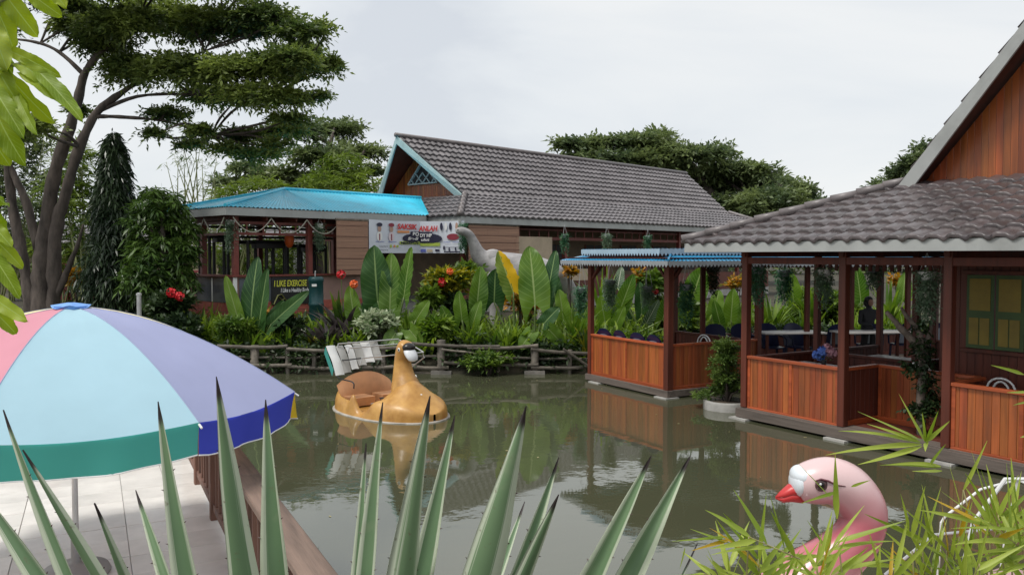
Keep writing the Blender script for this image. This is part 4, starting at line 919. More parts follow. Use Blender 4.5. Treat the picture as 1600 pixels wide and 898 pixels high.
for y in (-.7, .7): MB().tube([(-.62, y, .4), (-.64, y, .85), (-.67, y, .9), (-.95, y, 1.12), (-1.25, y, 1.2)], .011, 8).build('canopy_frame', white_tube, pg)
MB().tube([(-.1, .62, 1.0), (-.16, .62, 1.28), (-.36, .62, 1.56), (-.6, .62, 1.56)], .014, 8).build('canopy_frame', white_tube, pg)
MB().tube([(-.1, .5, .5), (-.5, .55, .8), (-1.0, .55, .85)], .012, 7).build('hand_rail', steel, pg); MB().tube([(-.1, -.5, .5), (-.5, -.55, .8), (-1.0, -.55, .85)], .012, 7).build('hand_rail', steel, pg)

# ------------------------------------------------------------------ bamboo fence at the far shore
bf = thing('bamboo_fence', 'low grey bamboo rail fence along the far shore of the pond', 'fence', (0, 0, 0))
def pole_(a_, b_, r, nm, sag=0):
    a_, b_ = Vector(a_), Vector(b_); n_ = max(3, int((b_ - a_).length / .28)); pts, rr = [], []
    for k in range(n_ + 1):
        f = k / n_; p = a_.lerp(b_, f) + Vector((0, 0, -sag * math.sin(math.pi * f) + random.uniform(-.008, .008)))
        pts += [p, p + (b_ - a_) * (.02 / (b_ - a_).length)]; rr += [r * 1.16, r]
    MB().tube(pts, rr, 9).build(nm, bamboo_pole, bf, True)
FY = 21.2; stain_con = M('stained_concrete', (.2, .185, .165), .9, .3, 5, bump=.4, dirt=.6)
fx = [350, 398, 450, 492, 545, 600, 640, 690, 735, 778, 835, 890, 925]
tops = {690: 532, 835: 545, 545: 535, 398: 540}
for i, x in enumerate(fx):
    p = at(x, 583, FY); big = x in (690, 835, 398)
    pole_((p.x, FY, -.4), (p.x + random.uniform(-.03, .03), FY, at(x, tops.get(x, 540 + random.uniform(0, 8)), FY).z), .1 if big else .055, 'post')
    if big: MB().box(p.x - .26, p.x + .26, FY - .2, FY + .2, -.5, .08).build('footing', stain_con, bf)
rails = [((340, 540), (448, 541)), ((448, 545), (545, 547)), ((545, 545), (640, 540)), ((640, 536), (780, 541)), ((730, 543), (840, 540)), ((830, 545), (930, 552)), ((340, 568), (455, 570)), ((450, 572), (545, 574)), ((540, 574), (650, 570)), ((640, 572), (700, 574)), ((690, 566), (840, 570)), ((830, 574), (930, 572))]
for (a_, b_) in rails: pole_(at(*a_, FY - .09), at(*b_, FY - .09), .042, 'rail', .03)
for (a_, b_) in (((340, 556), (500, 558)), ((640, 556), (740, 553)), ((735, 556), (930, 560)), ((640, 582), (760, 584))): pole_(at(*a_, FY + .07), at(*b_, FY + .07), .03, 'rail', .03)
pole_(at(690, 545, FY - .2), at(800, 560, FY - .2), .025, 'rail'); pole_(at(880, 545, FY - .2), at(925, 575, FY - .2), .03, 'rail')

# ------------------------------------------------------------------ long-necked dinosaur statue
dn = thing('dinosaur_statue', 'grey long-necked dinosaur statue among the garden plants', 'statue', at(820, 520, 26).to_tuple())
o_ = Vector(dn.location)
def dl(px, py, Y=26.0): return at(px, py, Y) - o_
path = [(*dl(712, 362, 25.6), .06), (*dl(717, 361, 25.6), .115), (*dl(724, 361.5, 25.6), .13), (*dl(733, 367, 25.7), .14), (*dl(740, 380, 25.8), .17), (*dl(748, 398, 25.9), .25), (*dl(762, 409, 26), .36), (*dl(785, 418, 26), .5), (*dl(815, 426, 26), .58), (*dl(845, 430, 26), .55), (*dl(868, 434, 26.1), .42), (*dl(885, 450, 26.2), .3), (*dl(898, 475, 26.3), .2), (*dl(910, 500, 26.4), .1), (*dl(925, 512, 26.5), .03)]
P = smooth_path(path, 60); MB().tube([p[:3] for p in P], [p[3] for p in P], 18).ball(dl(770, 404), .36, .34, .3, 14, 10).build('body', dino_skin, dn, True)
for px, dy in ((775, -.3), (778, .35), (850, -.3), (853, .35)):
    a_ = dl(px, 425, 26 + dy); g_ = dl(px - 2, 425, 26 + dy); zb = .75 - o_.z
    MB().tube([a_, Vector((a_.x, a_.y, (a_.z + zb) / 2 + .1)), Vector((a_.x - .05, a_.y, zb + .15)), Vector((a_.x - .08, a_.y, zb - .1))], [.28, .2, .16, .2], 12).build('leg', dino_skin, dn, True)
for s in (-1, 1): MB().ball(dl(716, 359.5, 25.6) + Vector((0, s * .1, 0)), .025, .02, .025, 8, 6).build('eye', blk, dn, True)

# ------------------------------------------------------------------ chairs, tables, person inside the pavilions
def plastic_chair():
    t = thing('plastic_chair', 'x', 'chair')
    MB().box(-.22, .22, -.2, .22, .42, .45).build('seat', navy, t)
    def bk_(u, v):
        x = (u - .5) * .5; z = .45 + .47 * v * (1 - .22 * abs(2 * u - 1) ** 2.6); return Vector((x * (1 - .1 * v), .2 + .1 * v + .03 * (1 - (2 * u - 1) ** 2), z))
    bo = MB().grid(bk_, 12, 8).grid(lambda u, v: bk_(u, v) + Vector((0, .02, 0)), 12, 8).build('backrest', navy, t, True)
    MB().grid(lambda u, v: bk_(.16 + .68 * u, .08 + .68 * v) + Vector((0, .028, 0)), 8, 6).build('back_panel', chair_grey, bo, True)
    for s in (-1, 1):
        for y in (-.17, .2): MB().bar((s * .19, y, .42), (s * .22, y * 1.12, 0), .04, .04).build('leg', navy, t)
        MB().tube([(s * .23, .24, .68), (s * .25, .0, .66), (s * .25, -.17, .62), (s * .23, -.19, .44)], .02, 6).build('armrest', navy, t)
    return t
ch0 = plastic_chair(); first = [True]
def place_chair(p, rz, label, src=ch0, flag=first, grp='navy chairs in the gazebos'):
    o_ = src if flag[0] else copy_tree(src); flag[0] = False
    o_.location = p; o_.scale = (1.15, 1.15, 1.2); o_.rotation_euler = (0, 0, rz); o_['label'] = label; o_['group'] = grp; return o_
Gm = Matrix.Translation(gz_.location) @ Matrix.Rotation(GA, 4, 'Z'); Pm = Matrix.Translation(pv.location) @ Matrix.Rotation(PA, 4, 'Z')
# a second, farther dining platform behind the gazebo
pf = thing('dining_platform', 'low dining platform with plank parapet behind the blue-roofed gazebo', 'platform', (5.1, 20.6, 0), R(8))
for k in range(14): pbox('floor_board', wood_grey, pf, -.6, 7.6, -.4 + k * .2 + .003, -.4 + (k + 1) * .2 - .003, .12, .18)
for x in (-.5, 2.2, 4.9, 7.5):
    for y in (-.3, 2.3): pbox('post', wood_dark, pf, x - .055, x + .055, y - .055, y + .055, -1.0, 2.9, .008)
pbox('tie_beam', wood_dark, pf, -.6, 7.6, 2.25, 2.35, 2.72, 2.82); pbox('tie_beam', wood_dark, pf, -.6, 7.6, -.35, -.25, 2.72, 2.82)
railing_panel(pf, -.44, 7.44, 2.3, .2, .85, mv=wood_dark, mh=wood_dark, muntin=False)
m_ = MB(); hip(m_, -1.1, 8.1, -.9, 2.9, 2.86, 3.22, 1.6); m_.build('roof', blue_deep, pf, True)
m_ = MB()
for a_, b_ in (((-1.1, -.9), (8.1, -.9)), ((-1.1, 2.9), (-1.1, -.9)), ((8.1, 2.9), (-1.1, 2.9))): scallop(m_, a_, b_, 2.86, 2.73)
m_.build('trim', grey_trim, pf)
Fm = Matrix.Translation(pf.location) @ Matrix.Rotation(R(8), 4, 'Z')
xs_c = [(-2.35, 2.1), (-1.72, 2.15), (-1.08, 2.12), (-.45, 2.15)]
lab = ['first navy plastic chair counted from the gazebo\'s left post', 'second navy plastic chair counted from the gazebo\'s left post', 'third navy plastic chair counted from the gazebo\'s left post', 'navy plastic chair just behind the gazebo\'s corner post']
for x, l_ in zip((-2.45, -1.82, -1.18, -.58), lab): place_chair(Gm @ Vector((x, .46, .19)), GA + math.pi + random.uniform(-.1, .1), l_)
lab = ['navy plastic chair behind the green strand plant in the gazebo', 'navy plastic chair beneath the large veined leaf', 'navy plastic chair under the dark gazebo back post', 'navy plastic chair nearest the pavilion\'s corner post, behind the potted shrub']
for k, l_ in enumerate(lab): place_chair(Fm @ Vector((.05 + k * .72, .1, .18)), R(8 + 4 * k) + math.pi + R(170), l_)
lab2 = ['black-looking chair beside the vase in the far dining row', 'dark chair left of the standing person', 'dark chair right of the standing person', 'dark chair next to the leaning pale branch']
for k, l_ in enumerate(lab2): place_chair(Fm @ Vector((3.3 + k * .95, .35, .18)), R(175), l_, grp='dark chairs at the far dining row')
def table(p, rz, w_, d_, h_, label):
    t = thing('dining_table', label, 'table', p, rz)
    pbox('tabletop', table_top, t, -w_ / 2, w_ / 2, -d_ / 2, d_ / 2, h_ - .04, h_, .006)
    for sx_ in (-1, 1):
        for sy_ in (-1, 1): pbox('leg', wood_dark, t, sx_ * (w_ / 2 - .08) - .03, sx_ * (w_ / 2 - .08) + .03, sy_ * (d_ / 2 - .08) - .03, sy_ * (d_ / 2 - .08) + .03, 0, h_ - .042)
table(Pm @ Vector((1.05, .85, FZ)), PA, 1.5, .8, .80, 'pale-topped dining table carrying the flower vase behind the plank balustrade')
table(Pm @ Vector((1.1, 3.0, FZ)), PA, 1.4, .8, .80, 'dark pale-topped table in the second bay of the pavilion')
table(Vector((9.0, 20.75, .18)), R(8), 1.9, .7, .95, 'pale table in front of the standing person')
table(Vector((6.9, 20.6, .18)), R(8), 1.6, .7, .95, 'pale table on the far platform left of the standing person')
def tube_chair(p, rz, label):
    t = thing('tube_chair', label, 'chair', p, rz, 'white tube-backed chairs')
    MB().lathe([(.0, .44), (.2, .44), (.21, .46), (.2, .49), (0, .5)], 18).build('seat', dark_metal, t)
    for r_, z in ((.2, .98), (.12, .93)):
        MB().tube([(-r_, .18, .46), (-r_, .2, z - .2)] + [(-r_ * math.cos(a_), .21, z - .2 + .17 * math.sin(a_)) for a_ in np.linspace(.2, math.pi - .2, 9)] + [(r_, .2, z - .2), (r_, .18, .46)], .016, 7).build('back_hoop', white_tube, t, True)
    for a_ in range(4): MB().tube([(.15 * math.cos(a_ * math.pi / 2 + .78), .15 * math.sin(a_ * math.pi / 2 + .78), .45), (.22 * math.cos(a_ * math.pi / 2 + .78), .22 * math.sin(a_ * math.pi / 2 + .78), 0)], .014, 6).build('leg', white_tube, t)
tube_chair(Pm @ Vector((2.45, 1.3, FZ + .04)), PA, 'white tube-backed chair behind the recessed balustrade')
tube_chair(Pm @ Vector((4.25, .42, FZ + .06)), PA, 'white tube-backed chair below the green shutters')
tube_chair(Gm @ Vector((-.35, 1.1, .3)), GA, 'white tube-backed chair inside the gazebo by its corner post')
# flower vase
vz = thing('flower_vase', 'dark vase of blue and pink flowers on the pavilion table', 'flower vase', Pm @ Vector((1.22, .62, FZ + .81))); vz.scale = (.78, .78, .85)
MB().lathe([(.05, 0), (.06, .02), (.05, .1), (.065, .16), (.06, .17)], 14).build('vase', dark_metal, vz, True)
def blossom(mb, c, r, n_=26):
    for k in range(n_):
        d_ = Vector((random.gauss(0, 1), random.gauss(0, 1), random.gauss(0, 1))).normalized(); u_ = d_.orthogonal().normalized(); w_ = d_.cross(u_); p = Vector(c) + d_ * r; s = r * .5
        mb.add([p - u_ * s, p - w_ * s + d_ * s * .5, p + u_ * s, p + w_ * s + d_ * s * .5], [(0, 1, 2, 3)])
for i, (x, y, z, r_, mt) in enumerate(((-.16, 0, .28, .08, blue_pet), (-.05, -.05, .36, .09, blue_pet), (-.07, .02, .24, .08, blue_pet), (.1, -.02, .36, .1, pink_pet), (.2, .02, .32, .09, pink_pet), (.1, .08, .42, .08, pink_pet))):
    m_ = MB(); blossom(m_, (x, y, z), r_, 34); m_.build('blossom', mt, vz)
m_ = MB()
for k in range(30):
    a_ = random.uniform(0, 6.28); r_ = random.uniform(.02, .16); p = Vector((r_ * math.cos(a_), r_ * math.sin(a_), random.uniform(.15, .28))); u_ = Vector((math.cos(a_), math.sin(a_), .5)).normalized() * .07; w_ = Vector((-math.sin(a_), math.cos(a_), 0)) * .025
    m_.add([p, p + u_ * .5 + w_, p + u_, p + u_ * .5 - w_], [(0, 1, 2, 3)])
m_.build('leaves', L_shrub, vz)
# seated person
def person(p, rz, label, shirt, hair):
    t = thing('person', label, 'person', p, rz)
    V_ = {'pel': (0, 0, .95, .14), 'sp': (0, .02, 1.12, .135), 'ch': (0, .0, 1.33, .15), 'nk': (0, -.01, 1.48, .06), 'hd0': (0, -.02, 1.55, .07), 'hd1': (0, -.03, 1.65, .095), 'hd2': (0, -.01, 1.74, .07),
          'sl': (-.2, .0, 1.4, .065), 'el': (-.27, -.06, 1.12, .05), 'wl': (-.16, -.28, 1.08, .038), 'fl': (-.11, -.37, 1.08, .03), 'sr': (.2, 0, 1.4, .065), 'er': (.27, -.06, 1.12, .05), 'wr': (.16, -.28, 1.08, .038), 'fr': (.11, -.37, 1.08, .03),
          'hl': (-.1, .0, .88, .105), 'kl': (-.11, -.02, .5, .07), 'al': (-.11, .02, .09, .048), 'tl': (-.12, -.16, .035, .035), 'hr': (.1, .0, .88, .105), 'kr': (.11, -.02, .5, .07), 'ar': (.11, .02, .09, .048), 'tr': (.12, -.16, .035, .035)}
    ks = list(V_); E_ = [('pel', 'sp'), ('sp', 'ch'), ('ch', 'nk'), ('nk', 'hd0'), ('hd0', 'hd1'), ('hd1', 'hd2'), ('ch', 'sl'), ('sl', 'el'), ('el', 'wl'), ('wl', 'fl'), ('ch', 'sr'), ('sr', 'er'), ('er', 'wr'), ('wr', 'fr'), ('pel', 'hl'), ('hl', 'kl'), ('kl', 'al'), ('al', 'tl'), ('pel', 'hr'), ('hr', 'kr'), ('kr', 'ar'), ('ar', 'tr')]
    me = bpy.data.meshes.new('body'); me.from_pydata([V_[k][:3] for k in ks], [(ks.index(a_), ks.index(b_)) for a_, b_ in E_], []); o_ = link('body', me, t); me.materials.append(shirt)
    sk_ = o_.modifiers.new('skin', 'SKIN'); sk_.use_smooth_shade = True
    if not me.skin_vertices: me.attributes  # layer is created by the modifier
    bm = bmesh.new(); bm.from_mesh(me); ly = bm.verts.layers.skin.verify()
    for i, v in enumerate(bm.verts): r_ = V_[ks[i]][3]; v[ly].radius = (r_, r_); v[ly].use_root = (i == 0)
    bm.to_mesh(me); bm.free(); sb = o_.modifiers.new('sub', 'SUBSURF'); sb.levels = 1; sb.render_levels = 2
    MB().ball((0, .0, 1.70), .105, .115, .1, 14, 10).ball((0, .06, 1.63), .1, .07, .12, 12, 8).build('hair', hair, t, True)
    MB().ball((0, -.105, 1.64), .072, .03, .09, 12, 10).ball((0, -.138, 1.63), .014, .016, .025, 8, 6).build('face', skin_real, t, True)
    return t
skin_real = M('skin', (.25, .13, .085), .5, .1, 8)
person(Vector((9.12, 21.25, .18)), R(8), 'dark-clothed person standing at a table on the far dining platform', M('black_cloth', (.02, .02, .024), .9, .2, 10), M('black_hair', (.01, .009, .008), .5, .2, 30))
# ------------------------------------------------------------------ foliage makers
def nrm(a): return a / np.maximum(np.linalg.norm(a, axis=-1, keepdims=True), 1e-9)
def sprigs(C, D, length, nl, ll, lw, droop=.3, spread=.9, jit=.35, hang=.0):
    """K twigs of nl leaves each -> verts, quads (one diamond leaf per quad)"""
    K = len(C); D = nrm(D); up = np.array([0, 0, 1.0]); side = nrm(np.cross(D, up) + 1e-3); Vs = []
    ln = length * rng.uniform(.6, 1.3, (K, 1))
    for j in range(nl):
        t_ = (j + .6) / nl; p = C + D * ln * t_; p[:, 2] -= droop * ln[:, 0] * t_ ** 2
        s = 1 if j % 2 else -1
        ld = D * (.55 if j < nl - 1 else 1.2) + side * s * (spread if j < nl - 1 else 0) + rng.normal(0, jit, (K, 3)); ld[:, 2] -= hang; ld = nrm(ld)
        wv = nrm(np.cross(ld, up + rng.normal(0, .5, (K, 3)))); q = rng.uniform(.7, 1.25, (K, 1)); l_, w_ = ll * q, lw * q
        mid = p + ld * l_ * .45; tip = p + ld * l_; tip[:, 2] -= (.18 * l_)[:, 0]
        Vs.append(np.stack([p, mid + wv * w_ / 2, tip, mid - wv * w_ / 2], 1))
    V_ = np.concatenate(Vs).reshape(-1, 3); return V_, np.arange(len(V_)).reshape(-1, 4)
def in_pad(c, r, K, shell=.55, top=.35):
    d = nrm(rng.normal(0, 1, (K, 3))); rad = rng.uniform(0, 1, (K, 1)) ** (1 / 3); rad = shell + (1 - shell) * rad
    rad = np.where(rng.uniform(0, 1, (K, 1)) < .35, rad * rng.uniform(.2, 1, (K, 1)), rad)
    d[:, 2] = np.where((d[:, 2] < 0) & (rng.uniform(0, 1, K) < top), -d[:, 2], d[:, 2])
    # lumpy edge
    lump = 1 + .22 * np.sin(d[:, :1] * 7 + c[0]) * np.sin(d[:, 1:2] * 6 + c[1]) + rng.normal(0, .06, (K, 1))
    return np.asarray(c) + d * rad * np.asarray(r) * lump, d
def pads_px(lst, Y0, depth=.8, dj=1.5):
    o_ = []
    for p in lst:
        px, py, rx, ry = p[:4]; Y = Y0 + (p[4] if len(p) > 4 else random.uniform(-dj, dj)); c = at(px, py, Y); k = Y / F
        o_.append((np.array(c), np.array([rx * k, max(rx * k * depth, .4), ry * k])))
    return o_
def crown_mesh(name, pads, dens, length, nl, ll, lw, mat, droop=.3, hang=0, upb=.25, **kw):
    A, B, o_ = [], [], 0
    for c, r in pads:
        vol = r[0] * r[1] + r[0] * r[2] + r[1] * r[2]; K = max(6, int(dens * vol)); C, d = in_pad(c, r, K)
        D = d * np.array([1, 1, .5]) + rng.normal(0, .5, (K, 3)); D[:, 2] += upb
        v, f = sprigs(C - nrm(D) * length * .4, D, length, nl, ll, lw, droop, hang=hang, **kw); A.append(v); B.append(f + o_); o_ += len(v)
    return npmesh(name, np.concatenate(A), np.concatenate(B), mat)
def clumps(pads, n_=8, k=.46):
    o_ = []
    for c, r in pads:
        for q in range(n_):
            d = nrm(rng.normal(0, 1, 3)); d[2] = abs(d[2]) * .9 - .25; o_.append((c + d * r * rng.uniform(.45, .85), r * np.array([k, k, k * 1.15]) * rng.uniform(.75, 1.2)))
    return o_
def tree(name, label, base, limbs, pads, cat='tree', group=None, branch_r=.06, bmat=None, n_branch=2, **ck):
    t = thing(name, label, cat, base, 0, group); b0 = Vector(base); bmat = bmat or bark
    m_ = MB(); joints = []
    for L_ in limbs:
        P = smooth_path(L_, max(8, len(L_) * 4)); P = [(Vector(p[:3]) - b0, p[3]) for p in P]
        m_.tube([p + Vector((random.uniform(-.12, .12) * r, random.uniform(-.12, .12) * r, 0)) for p, r in P], [max(.02, r * random.uniform(.9, 1.12)) for _, r in P], 14, ry=[random.uniform(.88, 1.12) for _ in P]); joints += P[len(P) // 3:]
    for c, r in pads:
        cv = Vector(c) - b0
        j, jr = min(joints, key=lambda q: (q[0] - cv).length + .9 * max(0, q[0].z - cv.z + .2) * 2)
        for q in range(n_branch):
            e_ = cv + Vector((random.uniform(-.5, .5) * r[0], random.uniform(-.5, .5) * r[1], random.uniform(-.5, .2) * r[2])); mid = j.lerp(e_, .5) + Vector((random.uniform(-.2, .2), random.uniform(-.2, .2), random.uniform(-.1, .25)))
            P = smooth_path([(*j, min(jr * .7, branch_r * 1.6)), (*mid, branch_r), (*e_, branch_r * .3)], 8); m_.tube([p[:3] for p in P], [max(.008, p[3]) for p in P], 6)
    m_.build('trunk', bmat, t, True)
    cp_ = [(c - np.array(b0), r) for c, r in (clumps(pads) + [(c, r * .72) for c, r in pads] if name == 'rain_tree' else pads)]
    link('crown', crown_mesh('crown', cp_, **ck), t); return t

# ------------------------------------------------------------------ trees
RY = 25.0
def lp(px, py, r, Y=RY): return (*at(px, py, Y), r)
rain_pads = pads_px([(110, 10, 60, 26), (185, 38, 75, 34), (262, 30, 85, 42), (340, 42, 80, 40), (420, 32, 65, 34), (470, 52, 45, 22), (506, 42, 24, 12), (512, 104, 26, 16), (440, 100, 75, 34), (360, 112, 85, 36), (285, 112, 75, 40), (215, 108, 55, 42),
                     (165, 72, 52, 30), (492, 152, 34, 11), (435, 152, 55, 18), (380, 150, 60, 22), (330, 150, 55, 20), (262, 178, 40, 13), (240, 208, 17, 13), (320, 205, 32, 15), (385, 212, 42, 15), (432, 226, 30, 14), (350, 232, 34, 10), (470, 80, 50, 25),
                     (200, -45, 160, 40), (380, -40, 120, 40), (50, -30, 80, 36), (-30, 30, 60, 60), (10, 205, 40, 20), (62, 195, 38, 22), (120, 172, 20, 14), (-40, 160, 60, 40), (520, 95, 14, 8), (455, 185, 40, 10), (300, 225, 30, 10), (400, 240, 46, 13), (450, 205, 40, 13), (130, 40, 50, 26)], RY, .7, 2.0)
tree('rain_tree', 'large spreading rain tree with several dark trunks behind the parasol', at(72, 500, RY).to_tuple(),
     [[lp(68, 560, 0.363), lp(66, 480, 0.300), lp(64, 420, 0.251), lp(72, 350, 0.203), lp(90, 260, 0.174), lp(118, 170, 0.145), lp(135, 110, 0.106), lp(180, 60, 0.068), lp(220, 20, 0.039)],
      [lp(78, 540, 0.242), lp(84, 440, 0.203), lp(88, 360, 0.184), lp(100, 310, 0.174), lp(125, 230, 0.145), lp(148, 180, 0.121), lp(190, 145, 0.087), lp(250, 110, 0.058), lp(320, 80, 0.029)],
      [lp(60, 545, 0.242), lp(45, 450, 0.174), lp(28, 370, 0.145), lp(14, 280, 0.126), lp(8, 180, 0.106), lp(0, 90, 0.073), lp(-20, 0, 0.039)],
      [lp(60, 390, 0.136), lp(40, 315, 0.116), lp(20, 270, 0.097), lp(0, 220, 0.068), lp(-30, 180, 0.039)],
      [lp(148, 182, 0.068), lp(190, 183, 0.053), lp(260, 190, 0.039), lp(330, 212, 0.020)],
      [lp(135, 120, 0.068), lp(90, 80, 0.048), lp(50, 65, 0.039), lp(0, 60, 0.024)],
      [lp(150, 176, 0.058), lp(220, 150, 0.048), lp(320, 148, 0.034), lp(420, 150, 0.020)],
      [lp(85, 470, 0.126), lp(104, 425, 0.087), lp(122, 380, 0.058), lp(130, 350, 0.024)]],
     [(c, r * np.array([.94, .94, .8])) for c, r in rain_pads], branch_r=.04, dens=118, length=.42, nl=9, ll=.16, lw=.07, mat=L_rain, droop=.35, n_branch=2)
p2_ = pads_px([(470, 205, 46, 16), (530, 200, 44, 15), (562, 238, 40, 14), (500, 246, 58, 20), (430, 272, 44, 12), (390, 262, 34, 9), (582, 268, 22, 12), (520, 282, 55, 16), (470, 292, 40, 12), (360, 285, 30, 10)], 46, .8, 2)
tree('rain_tree', 'spreading dark tree above the turquoise roof of the gym', at(500, 430, 46).to_tuple(), [[lp(500, 470, .6, 46), lp(502, 380, .45, 46), lp(505, 310, .36, 46), (*at(510, 250, 46), .2), lp(520, 210, .08, 46)], [lp(503, 330, .3, 46), lp(460, 285, .2, 46), lp(420, 268, .1, 46), lp(390, 262, .05, 46)], [lp(505, 310, .25, 46), lp(550, 265, .15, 46), lp(570, 235, .06, 46)]],
     p2_, branch_r=.07, dens=34, length=.8, nl=8, ll=.32, lw=.14, mat=L_rainhaze)
p3_ = pads_px([(885, 224, 30, 9), (935, 226, 48, 12), (1005, 222, 52, 15), (1032, 210, 22, 7), (1080, 244, 64, 20), (1128, 238, 26, 12), (1150, 268, 56, 18), (1200, 284, 52, 20), (1248, 300, 32, 16), (1180, 318, 80, 26), (1090, 290, 80, 32), (1000, 256, 80, 26), (930, 250, 60, 18), (1250, 330, 60, 20), (1120, 345, 90, 26), (1270, 312, 14, 8)], 62, .8, 3)
tree('rain_tree', 'broad dark green tree rising behind the long house roof', at(1120, 400, 62).to_tuple(), [[lp(1120, 440, .8, 62), lp(1118, 360, .7, 62), lp(1110, 310, .5, 62), lp(1080, 260, .3, 62), lp(1040, 225, .1, 62)], [lp(1118, 350, .5, 62), lp(1180, 300, .3, 62), lp(1230, 290, .1, 62)], [lp(1112, 320, .5, 62), lp(1000, 270, .3, 62), lp(920, 235, .1, 62)]],
     p3_, branch_r=.1, dens=22, length=1.0, nl=8, ll=.42, lw=.18, mat=L_rainhaze)
p4_ = pads_px([(1452, 232, 24, 10), (1440, 254, 34, 14), (1408, 270, 26, 9), (1382, 288, 22, 6), (1480, 252, 40, 24), (1440, 285, 50, 14), (1500, 290, 50, 20)], 50, .8, 2)
tree('rain_tree', 'distant tree peeking out beside the pavilion gable', at(1470, 420, 50).to_tuple(), [[lp(1470, 440, .5, 50), lp(1470, 340, .4, 50), lp(1465, 280, .25, 50), lp(1455, 240, .1, 50)], [lp(1470, 330, .3, 50), lp(1430, 280, .15, 50), lp(1390, 288, .06, 50)]], p4_, branch_r=.06, dens=38, length=.9, nl=8, ll=.38, lw=.16, mat=L_rainhaze)
# weeping cone tree
pt = thing('weeping_mast_tree', 'dark narrow cone-shaped weeping tree left of the gym', 'tree', at(182, 495, 24.5).to_tuple()); h_ = 5.3
K = 2100; zz = rng.uniform(0, 1, K) ** .8; an = rng.uniform(0, 2 * np.pi, K); lump = 1 + .28 * np.sin(an * 3 + zz * 17) * np.sin(zz * 31 + an * 2); rad = (.02 + .84 * (1 - zz) ** 1.15) * lump * rng.uniform(.3, 1.12, K) * np.where(zz < .1, .85, 1)
C = np.stack([rad * np.cos(an), rad * np.sin(an), zz * h_ + .15], -1); D = np.stack([np.cos(an), np.sin(an), np.full(K, -.9)], -1) + rng.normal(0, .15, (K, 3))
v, f = sprigs(C, D, .42, 8, .24, .05, .6, spread=.6, jit=.4, hang=.5); link('crown', npmesh('crown', v, f, L_poly), pt)
MB().tube([(0, 0, -.6), (0, 0, 2), (0, 0, h_ - .2)], [.12, .09, .02], 10).build('trunk', bark, pt, True)
tree('mango_tree', 'bushy dark green mango tree touching the gym roof corner', at(258, 490, 23.4).to_tuple(), [[lp(258, 530, .14, 23.4), lp(257, 450, .12, 23.4), lp(255, 380, .08, 23.4), lp(252, 320, .03, 23.4)]],
     pads_px([(252, 318, 34, 22), (232, 350, 34, 28), (276, 356, 28, 28), (250, 398, 46, 36), (283, 400, 20, 34), (225, 432, 34, 26), (272, 440, 28, 20), (240, 300, 16, 10)], 23.4, .9, .5), branch_r=.03, dens=150, length=.34, nl=8, ll=.24, lw=.065, mat=L_mango, droop=.6, hang=.6)
# bamboo clumps
def bamboo(name, label, px, Y, ybase, pads, dens, ll, lw, mat, ncul=14, spread=.8, culm_h=None, group='bamboo clumps'):
    base = at(px, ybase, Y); t = thing(name, label, 'bamboo', base.to_tuple(), 0, group); m_ = MB(); b0 = np.array(base)
    for k in range(ncul):
        c, r = pads[k % len(pads)]; e_ = Vector(c - b0) + Vector((random.uniform(-.7, .7) * r[0], random.uniform(-.7, .7) * r[1], random.uniform(0, .9) * r[2])); s = Vector((random.uniform(-spread, spread), random.uniform(-.5, .5), -.5))
        P = smooth_path([(*s, .04), (*(s.lerp(e_, .55) + Vector((0, 0, .3))), .03), (*e_, .008)], 9); m_.tube([p[:3] for p in P], [max(.006, p[3]) for p in P], 6)
    m_.build('culms', M('culm', (.22, .24, .09), .5, .3, 6) if 'culm' not in bpy.data.materials else bpy.data.materials['culm'], t, True)
    link('foliage', crown_mesh('foliage', [(c - b0, r) for c, r in pads], dens, .6, 8, ll, lw, mat, droop=.8, hang=.35, upb=.5), t)
bamboo('bamboo_clump', 'bright yellow-green bamboo clump beside the long house gable', 530, 41, 430, pads_px([(530, 262, 38, 28), (560, 290, 40, 24), (500, 290, 35, 24), (540, 320, 60, 30)], 41, .8, 1), 42, .4, .07, L_bam)
bamboo('bamboo_clump', 'low yellow-green bamboo clump above the left end of turquoise roof', 385, 40, 430, pads_px([(350, 302, 22, 14), (392, 292, 36, 16), (425, 284, 16, 10), (370, 330, 55, 26), (420, 320, 40, 20)], 40, .8, 1), 42, .4, .07, L_bam)
bamboo('bamboo_clump', 'tall feathery pale bamboo standing against the sky beside the mast tree', 305, 36, 440, pads_px([(300, 240, 26, 40), (325, 280, 22, 45), (270, 262, 16, 30), (310, 330, 40, 40)], 36, .6, 1), 9, .34, .045, L_bampale, 18, 1.2)
bamboo('bamboo_clump', 'green bamboo screen filling the gap between rain tree trunks and mast tree', 118, 36, 470, pads_px([(120, 250, 30, 40), (130, 330, 40, 50), (100, 390, 50, 40), (135, 420, 40, 40), (95, 300, 28, 40)], 36, .8, 1), 34, .36, .07, L_bam)
bamboo('bamboo_clump', 'dark bamboo mass left of the rain tree trunks', 20, 38, 470, pads_px([(30, 290, 50, 45), (10, 380, 60, 50), (-40, 300, 50, 80), (20, 230, 40, 26), (70, 225, 36, 26), (100, 270, 30, 34), (60, 330, 40, 40)], 38, .8, 1), 26, .4, .09, L_rainhaze)
bamboo('bamboo_clump', 'olive bamboo seen through the open gym pavilion', 390, 45, 470, pads_px([(340, 400, 40, 50), (400, 410, 50, 50), (460, 400, 40, 50)], 45, .6, 1), 30, .4, .07, L_bam)
# far wood closing the horizon
tl = pads_px([(x, 395 + random.uniform(-14, 14), 60, 40 + random.uniform(-8, 14)) for x in range(-500, 2200, 70)], 95, .4, 8)
fw = link('far_treeline', crown_mesh('far_treeline', tl, 4.2, 1.6, 7, 1.0, .45, L_rainhaze)); fw['kind'] = 'stuff'; tag(fw, 'distant green wood closing the horizon behind the buildings', 'treeline')

